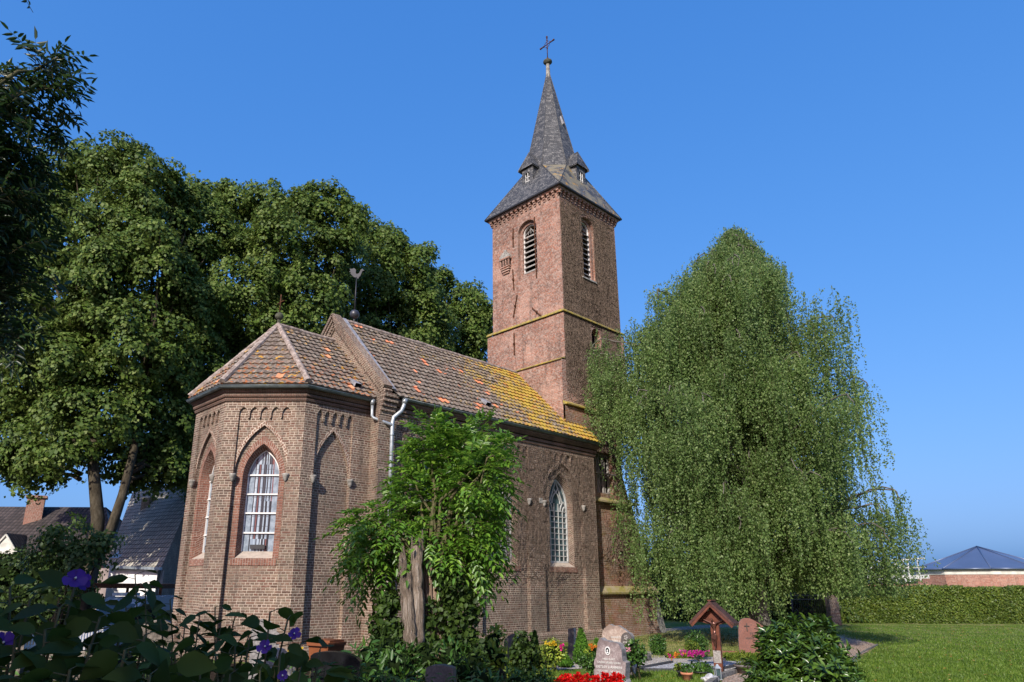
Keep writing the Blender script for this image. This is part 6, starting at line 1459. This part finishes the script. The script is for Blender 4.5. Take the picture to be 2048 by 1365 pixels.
# blooms
def blooms(px_, d, mat, r, parent, n=10):
    cl = []
    for x, y in px_:
        c = A(x, y, d); P = np.repeat(c[None], n, 0)+rng.normal(size=(n, 3))*r*.22; D_ = rdir(n)+unit(CAM-c)*.8+Zv*.4; cl.append(leaf_cloud(P, D_, rdir(n)+unit(CAM-c), r, r*.9, PETAL))
    return leafpart('blooms', cl, mat, parent)
def byname(lbl): return next(o for o in ALL if o.get('label', '').startswith(lbl))
blooms([(1124, 1293), (1122, 1297)], 14.6, 'f_pink', .05, byname('rounded shrub with yell')); blooms([(1250, 1303), (1257, 1300)], 13.2, 'f_palepink', .045, byname('small rose bush'))
blooms([(1186+rng.normal()*6, 1295+rng.normal()*2.5) for _ in range(12)], 15.4, 'f_orange', .03, byname('low bush with yellow')); blooms([(1100+rng.normal()*8, 1284+abs(rng.normal())*4) for _ in range(10)], 14.6, 'f_yellow', .03, byname('rounded shrub with yell'))
# red begonias
rbg = thing('begonia_bed', B(1185, 10.4), 'mass of bright red begonias in front of the portrait gravestone', 'flower bed')
pts = [(1110+rng.random()*138, 1350+rng.random()*30) for _ in range(210)]; pts = [(x, max(y, 1349+((x-1185)/75)**2*9)) for x, y in pts]
blooms(pts, 10.4, 'f_red', .040, rbg, 8)
leafpart('foliage', [bushy([(A(x, 1378, 10.5), .16) for x in (1120, 1150, 1180, 1210, 1240)], 2200, .05)], 'mid_leaf', rbg)
# kerbs of the graves
def kerbs(label, pts, h=.10, w_=.07, mat='kerb_dark'):
    Q = [G(x, y) for x, y in pts]; t = thing('grave_kerb', Q[0], label, 'grave kerb', 'stone grave kerbs')
    for a, b in zip(Q, Q[1:]): m = MB(); m.bar(a+Zv*h/2, b+Zv*h/2, w_, h); m.build('kerb_stone', mat, t)
kerbs('dark granite edging around the crucifix grave', [(1345, 1327), (1262, 1343), (1380, 1344), (1448, 1340), (1506, 1327), (1440, 1322)], .06, .05)
kerbs('grey kerb in front of the cone conifer', [(1090, 1326), (1165, 1318), (1168, 1322)], .12, .08, 'kerb'); kerbs('grey kerb below the rose bush', [(1253, 1331), (1300, 1322), (1297, 1317)], .12, .08, 'kerb')
kerbs('reddish kerb strip beside the bowl planter', [(1440, 1312), (1500, 1313)], .12, .06, 'gr_red'); kerbs('low kerb behind the rose bush', [(1290, 1307), (1345, 1312)], .05, .08, 'kerb')
sheet('grave_chippings', gp((1348, 1328), (1268, 1342), (1380, 1343), (1446, 1339), (1502, 1327), (1442, 1323)), .020, 'gravel_blue')
# crucifix with little roof
CD = 15.2; O, U, N = frame(1421, CD, -16); cr_ = thing('wayside_crucifix', O, 'red brown wooden crucifix under a small gabled roof on the grave', 'crucifix')
q = lambda x, y: onpl(O, U, N, x, y)
m = MB(); m.prism([(-.085, 0), (.085, 0), (.085, 1.28), (-.085, 1.28)], O, U, N, .08); m.build('post', 'brownwood', cr_)
m = MB(); m.prism([(-.34, .98), (-.26, .97), (-.085, .93), (.085, .93), (.26, .97), (.34, .98), (.18, 1.17), (.08, 1.20), (0, 1.30), (-.08, 1.20), (-.18, 1.17)], O+N*.02, U, N, .05); m.build('back_board', 'brownwood', cr_)
m = MB(); a = 1.40; W_ = .46; hR = .43
for s_ in (-1, 1):
    m.prism([(0, a), (s_*W_, a-hR), (s_*(W_-.02), a-hR-.05), (0, a-.06)], O+N*.22, U, N, .38)
m.build('roof', 'copperroof', cr_)
m = MB()
for s_ in (-1, 1): m.prism([(0, a-.055), (s_*(W_-.02), a-hR-.045), (s_*(W_-.06), a-hR-.09), (0, a-.12)], O+N*.21, U, N, .04)
m.bar(O+N*.22+Zv*(a+.01), O-N*.16+Zv*(a+.01), .07, .02); m.build('verge_board', 'brownwood', cr_)
m = MB(); m.prism([(-.075, .18), (.075, .18), (.075, .42), (-.075, .42)], O+N*.006, U, N, .006); m.build('name_plate', 'gr_rough', cr_)
def figure(O, U, N, zc, h):   # small carved figure, one continuous skinned body
    me = bpy.data.meshes.new('carved_figure'); s = h
    J = {'pel': (0, 0, 0), 'wai': (.01, 0, .10), 'che': (0, .02, .22), 'nec': (0, .03, .33), 'hea': (-.03, .06, .40), 'top': (-.04, .06, .45),
         'ls': (-.09, .02, .30), 'le': (-.25, .02, .36), 'lh': (-.40, .01, .44), 'rs': (.09, .02, .30), 're': (.25, .02, .36), 'rh': (.40, .01, .44),
         'lk': (-.04, .06, -.22), 'la': (0, .01, -.46), 'lf': (.0, .05, -.53), 'rk': (.05, .07, -.21), 'ra': (.015, .02, -.45)}
    E_ = [('pel', 'wai'), ('wai', 'che'), ('che', 'nec'), ('nec', 'hea'), ('hea', 'top'), ('che', 'ls'), ('ls', 'le'), ('le', 'lh'), ('che', 'rs'), ('rs', 're'), ('re', 'rh'), ('pel', 'lk'), ('lk', 'la'), ('la', 'lf'), ('pel', 'rk'), ('rk', 'ra')]
    Rr = dict(pel=.055, wai=.045, che=.065, nec=.022, hea=.045, top=.03, ls=.03, le=.022, lh=.014, rs=.03, re=.022, rh=.014, lk=.035, la=.02, lf=.016, rk=.035, ra=.02)
    ks = list(J); c = np.array(O)+Zv*zc+N*.05-np.array(cr_['_b']); P = [tuple(c+(U*J[k][0]+N*J[k][1]+Zv*J[k][2])*s) for k in ks]
    me.from_pydata(P, [(ks.index(a), ks.index(b)) for a, b in E_], []); o = bpy.data.objects.new('carved_figure', me); SC.collection.objects.link(o)
    bm = bmesh.new(); bm.from_mesh(me); lay = bm.verts.layers.skin.verify()
    for i, v in enumerate(bm.verts): v[lay].radius = (Rr[ks[i]]*s,)*2; v[lay].use_root = (i == 0)
    bm.to_mesh(me); bm.free(); o.modifiers.new('s', 'SKIN'); sb = o.modifiers.new('d', 'SUBSURF'); sb.levels = sb.render_levels = 1
    dg = bpy.context.evaluated_depsgraph_get(); m2 = bpy.data.meshes.new_from_object(o.evaluated_get(dg)); bpy.data.objects.remove(o); return link('carved_figure', m2, ['bronze'], cr_, cr_['_b'])
figure(O, U, N, .78, .62)
m = MB(); m.prism([(-.05, .74), (.055, .73), (.045, .66), (.02, .63), (-.045, .665)], O+N*.125, U, N, .07); m.build('loin_cloth', 'bronze', cr_)
# pots, flowers, lantern, rock, bowl
def pot(name, label, px, d, ytop, wtop, wbot, mat, cat='flower pot', soil=True):
    b = B(px, d); b[2] = .02; zt = 1.705-(ytop-1167)*d/FOC; h = max(.08, zt-.02); r1, r2 = wtop*d/FOC/2, wbot*d/FOC/2; t = thing(name, b, label, cat); m = MB()
    m.lathe([(r2*.9, 0), (r2, 0.003), (lerp(r2, r1, .75), h*.75), (r1*1.06, h*.76), (r1*1.08, h), (r1*.92, h), (r1*.9, h*.85), (0, h*.85)], tuple(b), 18); m.build('pot', mat, t); return t, b+Zv*h
t, tp_ = pot('flower_pot', 'terracotta pot planted with orange and yellow blooms', 1359, 13.6, 1321, 21, 14, 'terracotta')
leafpart('plant', [bushy([(tp_+Zv*.05, .09)], 12000, .04)], 'mid_leaf', t); blooms([(1354+rng.normal()*5, 1312+rng.normal()*3) for _ in range(9)], 13.5, 'f_orange', .028, t); 
t, tp_ = pot('flower_pot', 'small black grave vase with reddish flowers left of the terracotta pot', 1345, 13.9, 1318, 9, 6, 'blackpot'); leafpart('plant', [bushy([(tp_+Zv*.05, .09)], 12000, .045)], 'brown_leaf' if 'brown_leaf' in M else 'yew', t); blooms([(1340, 1313), (1347, 1316), (1337, 1310)], 13.8, 'f_pink', .03, t)
t, tp_ = pot('chrysanthemum_bowl', 'bowl of magenta chrysanthemums behind the white rock', 1386, 14.5, 1322, 30, 18, 'blackpot', 'flower bowl'); leafpart('plant', [bushy([(tp_+Zv*.04+RH*s_, .12) for s_ in (-.12, 0, .12)], 8000, .05)], 'mid_leaf', t)
blooms([(1388+rng.normal()*12, 1307+rng.normal()*2.6) for _ in range(70)], 14.3, 'f_magenta', .026, t, 7)
t, tp_ = pot('bowl_planter', 'dark footed bowl planter holding a small round conifer', 1468, 14.9, 1307, 30, 14, 'gr_dark', 'planter'); leafpart('plant', [bushy([(tp_+Zv*.10, .15), (tp_+Zv*.17, .11)], 9000, .045, .4, DIAMOND)], 'yew', t)
m = MB(); c = B(1402, 13.7); bmx = []
for i in range(3): m.sphere((c[0]+RH[0]*(-.10+.11*i), c[1]+RH[1]*(-.10+.11*i), [.03, .06, .04][i]), [.07, .105, .085][i], 7, (1.2, .8, .95))
V_ = np.array(m.v); V_ = V_+np.sin(V_*31+1)*.008+np.sin(V_[:, ::-1]*57)*.006; m.v = [tuple(v) for v in V_]; m.sm = [False]*len(m.sm); tag(m.build('rock', 'quartz', None, c), 'white and grey rock lying on the grave chippings', 'rock')
c = B(1419, 13.9); c[2] = .02; t = thing('grave_lantern', c, 'small glass and metal grave lantern beside the white rock', 'lantern'); m = MB(); s_ = .045
for a_, b_ in ((-1, -1), (1, -1), (1, 1), (-1, 1)): m.bar(c+RH*a_*s_+FH*b_*s_, c+RH*a_*s_+FH*b_*s_+Zv*.20, .012, .012)
m.box(tuple(c+Zv*.01), (.12, .12, .02), YAW); m.lathe([(.085, .20), (.03, .25), (.02, .27), (0, .275)], tuple(c), 4, False); m.build('frame', 'zinc', t); m = MB(); m.box(tuple(c+Zv*.11), (.075, .075, .16), YAW); m.build('glass', 'glass', t)
# ---- laurel bush
lb = [(1585, 1300, 62, 9.4), (1640, 1290, 50, 9.6), (1560, 1330, 58, 9.3), (1625, 1345, 66, 9.2), (1680, 1345, 48, 9.4), (1545, 1285, 34, 9.4), (1640, 1262, 30, 9.6), (1585, 1265, 30, 9.5), (1560, 1390, 60, 9.2), (1650, 1400, 70, 9.2), (1700, 1390, 42, 9.3), (1530, 1365, 40, 9.2)]
lobes = [(A(x, y, d), r*d/FOC) for x, y, r, d in lb]; lbase = B(1610, 9.4); la = thing('laurel_bush', lbase, 'big glossy cherry laurel bush at the lower right beside the gravel path', 'bush')
Ps, Ts, Ns = [], [], []
for c, r in lobes:
    n = int(620*r*r)+12; d = rdir(n); tipp = c+d*(r*(1-.5*rng.random(n)))[:, None]; ax_ = unit(d*.8+np.array([0, 0, .75])+rng.normal(size=(n, 3))*.25)
    for k in range(9):
        an = k*2.4+rng.random(n)*.5; s1_ = unit(np.cross(ax_, [0.3, .5, .2])); s2_ = np.cross(ax_, s1_); out = s1_*np.cos(an)[:, None]+s2_*np.sin(an)[:, None]
        Ps.append(tipp-ax_*(.012*k)); Ts.append(out+ax_*(1.0-.11*k)); Ns.append(ax_-out*.5+rng.normal(size=(n, 3))*.15)
P, T, Nn = map(np.concatenate, (Ps, Ts, Ns)); LL = .105*(.7+.5*rng.random(len(P))); leafpart('foliage', [leaf_cloud(P, T, Nn, LL, LL*.36, OVATE2)], 'laurel_leaf', la)
m = MB()
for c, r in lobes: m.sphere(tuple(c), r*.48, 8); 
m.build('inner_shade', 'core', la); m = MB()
for c, r in lobes: m.tube([lbase, (lbase+c)/2, c], [.03, .02, .01], 5)
m.build('stem', 'twig', la)
rng = np.random.default_rng(41)
# ---- hibiscus in the foreground
def leafy_plant(name, label, stems, leaf, L, wl, shape, group=None, per=16, spread=.35, flowers=(), droop=.5, fr=.042):
    b0 = stems[0][0]; t = thing(name, b0, label, 'shrub', group); m = MB(); Ps, Ts, Ns, Ls = [], [], [], []
    for a, e in stems:
        a, e = np.array(a, float), np.array(e, float); pts = [a+(e-a)*k/7+rng.normal(size=3)*.02*min(k, 7-k)/3 for k in range(8)]; m.tube(pts, [.008*(1-k/9)+.002 for k in range(8)], 5)
        for k in range(per):
            s = 1-(k/per)**1.15*.9; j = min(6, int(s*7)); p = pts[j]+(pts[j+1]-pts[j])*(s*7-j); an = k*2.4+rng.random(); out = np.array([math.cos(an), math.sin(an), .55-droop*rng.random()]); q = p+out*L*spread*(.4+rng.random()*.8)
            m.tube([p, q], [.0025, .0018], 3, False); Ps.append(q); Ts.append(out+rng.normal(size=3)*.25-Zv*(.2+.6*rng.random())); Ns.append(Zv*.65-FH*.25+rng.normal(size=3)*.5); Ls.append(L*(.6+.6*rng.random()))
    leafpart('foliage', [leaf_cloud(np.array(Ps), np.array(Ts), np.array(Ns), np.array(Ls), np.array(Ls)*wl, shape)], leaf, t); m.build('stem', 'twig', t)
    for x, y, d, r in flowers:
        c = A(x, y, d); nrm = unit(CAM-c+np.array([0, 0, .5])+RH*rng.normal()*.3); s1_ = unit(np.cross(nrm, Zv)); s2_ = np.cross(nrm, s1_); cl = []
        for k in range(5):
            an = k*1.2566+.3; o_ = s1_*math.cos(an)+s2_*math.sin(an); cl.append(leaf_cloud([c], [o_+nrm*(.25+.5*rng.random())], [nrm-o_*.3+rng.normal(size=3)*.25], r*(.85+.3*rng.random()), r*.98, PETAL))
        f_ = leafpart('flower', cl, 'f_purple', t); mm = MB(); mm.tube([c, c+nrm*r*.55], [.004, .003], 5); mm.build('stamen', 'letter', f_)
    return t
def stems_px(lst, base_px, d): 
    b = B(base_px, d); return [(b+RH*rng.normal()*.10+FH*rng.normal()*.1, A(x, y, dd)) for x, y, dd in lst]
tops = [(60, 1200, 2.2), (20, 1175, 2.3), (120, 1215, 2.1), (150, 1170, 2.2), (200, 1235, 2.1), (250, 1225, 2.2), (290, 1270, 2.1), (-40, 1190, 2.2), (90, 1260, 2.0), (180, 1290, 2.0), (250, 1300, 1.95), (30, 1280, 2.0), (330, 1310, 2.1), (140, 1340, 1.9), (300, 1350, 1.95), (60, 1350, 1.9), (230, 1370, 1.9), (-60, 1300, 2.0), (380, 1345, 2.2)]
leafy_plant('hibiscus_shrub', 'large leaved hibiscus with violet flowers in the shaded lower left corner', stems_px(tops, 150, 2.2), 'hibiscus_leaf', .098, .64, OVATE2, 'hibiscus shrubs in the foreground', 50, flowers=[(150, 1158, 2.1, .034), (166, 1166, 2.14, .026), (6, 1287, 2.1, .034)])
tops = [(500, 1275, 2.9), (540, 1225, 2.9), (575, 1240, 2.9), (470, 1290, 2.9), (600, 1290, 3.0), (430, 1315, 2.8), (560, 1310, 2.8), (520, 1340, 2.7), (600, 1345, 2.9), (460, 1350, 2.7), (635, 1335, 3.0), (400, 1345, 2.7), (640, 1300, 3.0)]
leafy_plant('hibiscus_shrub', 'hibiscus shrub with broad leaves and violet flowers in front of the apse corner', stems_px(tops, 530, 2.9), 'hibiscus_leaf', .115, .60, OVATE2, 'hibiscus shrubs in the foreground', 20, flowers=[(588, 1268, 2.85, .026), (530, 1294, 2.8, .030), (565, 1352, 2.8, .022)])
tops = [(430, 1215, 4.2), (400, 1225, 4.2), (470, 1235, 4.2), (440, 1260, 4.2), (370, 1250, 4.3), (500, 1265, 4.2), (340, 1200, 4.4), (290, 1165, 4.6), (270, 1150, 4.6), (320, 1230, 4.4), (300, 1290, 4.2), (350, 1300, 4.0), (460, 1300, 4.0), (400, 1320, 3.9), (520, 1300, 4.0), (250, 1200, 4.6)]
leafy_plant('shaded_shrub', 'dark shrub with narrow pointed leaves before the lower apse wall', stems_px(tops, 400, 4.2), 'dark_leaf', .15, .40, OVATE, None, 34)
tops = [(280+rng.normal()*160, 1290+rng.random()*70, 6.5) for _ in range(30)]
leafy_plant('shaded_shrub', 'low shrub layer behind the hibiscus below the apse', stems_px(tops, 280, 6.5), 'dark_leaf', .13, .45, OVATE, None, 34)
tops = [(40+k*65+rng.normal()*20, 1300+rng.random()*50, 8.5+rng.random()) for k in range(12)]
leafy_plant('shaded_shrub', 'shaded perennials growing along the foot of the stone wall', [(np.array([*B(e[0], e[2])[:2], 0]), A(*e)) for e in tops], 'mid_leaf', .15, .4, OVATE, None, 18)
tops = [(720+rng.normal()*60, 1330+rng.random()*40, 7.5) for _ in range(22)]+[(900+rng.normal()*60, 1350+rng.random()*25, 7.5) for _ in range(14)]
leafy_plant('spear_leaved_perennial', 'narrow leaved perennials at the lower edge between the black and the small gravestone', [(np.array([*B(e[0]+rng.normal()*8, e[2])[:2], 0]), A(*e)) for e in tops], 'mid_leaf', .12, .24, OVATE, None, 30, .3)
tops = [(585, 1318, 9.6), (592, 1325, 9.6), (578, 1330, 9.6)]
t = leafy_plant('goldenrod', 'small yellow flowering plant beside the boulder shaped gravestone', stems_px(tops, 586, 9.6), 'mid_leaf', .09, .4, OVATE, None, 12); blooms([(586+rng.normal()*7, 1320+rng.normal()*8) for _ in range(16)], 9.5, 'f_yellow', .03, t)
# ---- shade trees behind and left of the viewpoint
def sph(cx_, cy_, cz_, r): return (np.array([cx_, cy_, cz_], float), r)
def rel(fw, rt_, z): return CAM*np.array([1, 1, 0])+FH*fw+RH*rt_+Zv*z
def shade(label, fw, rt_, z, R__, n=9):
    lo = [(rel(fw, rt_, z)+rdir(1)[0]*R__*.55, R__*.62) for _ in range(n)]; b = rel(fw, rt_, 0)
    t = thing('shade_tree', b, label, 'tree', 'shade trees behind the viewpoint'); leafpart('crown', [lobe_leaves(lo, 10, .8, 60, .24)], 'ash_dark', t); m = MB(); m.tube([b, b+Zv*(z-R__*.4)], [.2, .12], 8); limbs(m, (b[0], b[1], 0), lo, .18, z-R__*.5); m.build('trunk', 'bark', t)
shade('broad tree standing behind the viewpoint, left one', -6.5, -5.2, 5.6, 3.2)
shade('tree standing behind the viewpoint, farther left', -3.0, -8.0, 5.0, 2.6)
shade('slender tree beside the viewpoint, its crown above the photographer', -.2, -3.7, 5.9, 1.7)
shade('street tree beyond the left edge shading the parked van', 18.0, -20.5, 7.0, 4.2)
for o in bpy.data.objects:
    if '_b' in o: del o['_b']
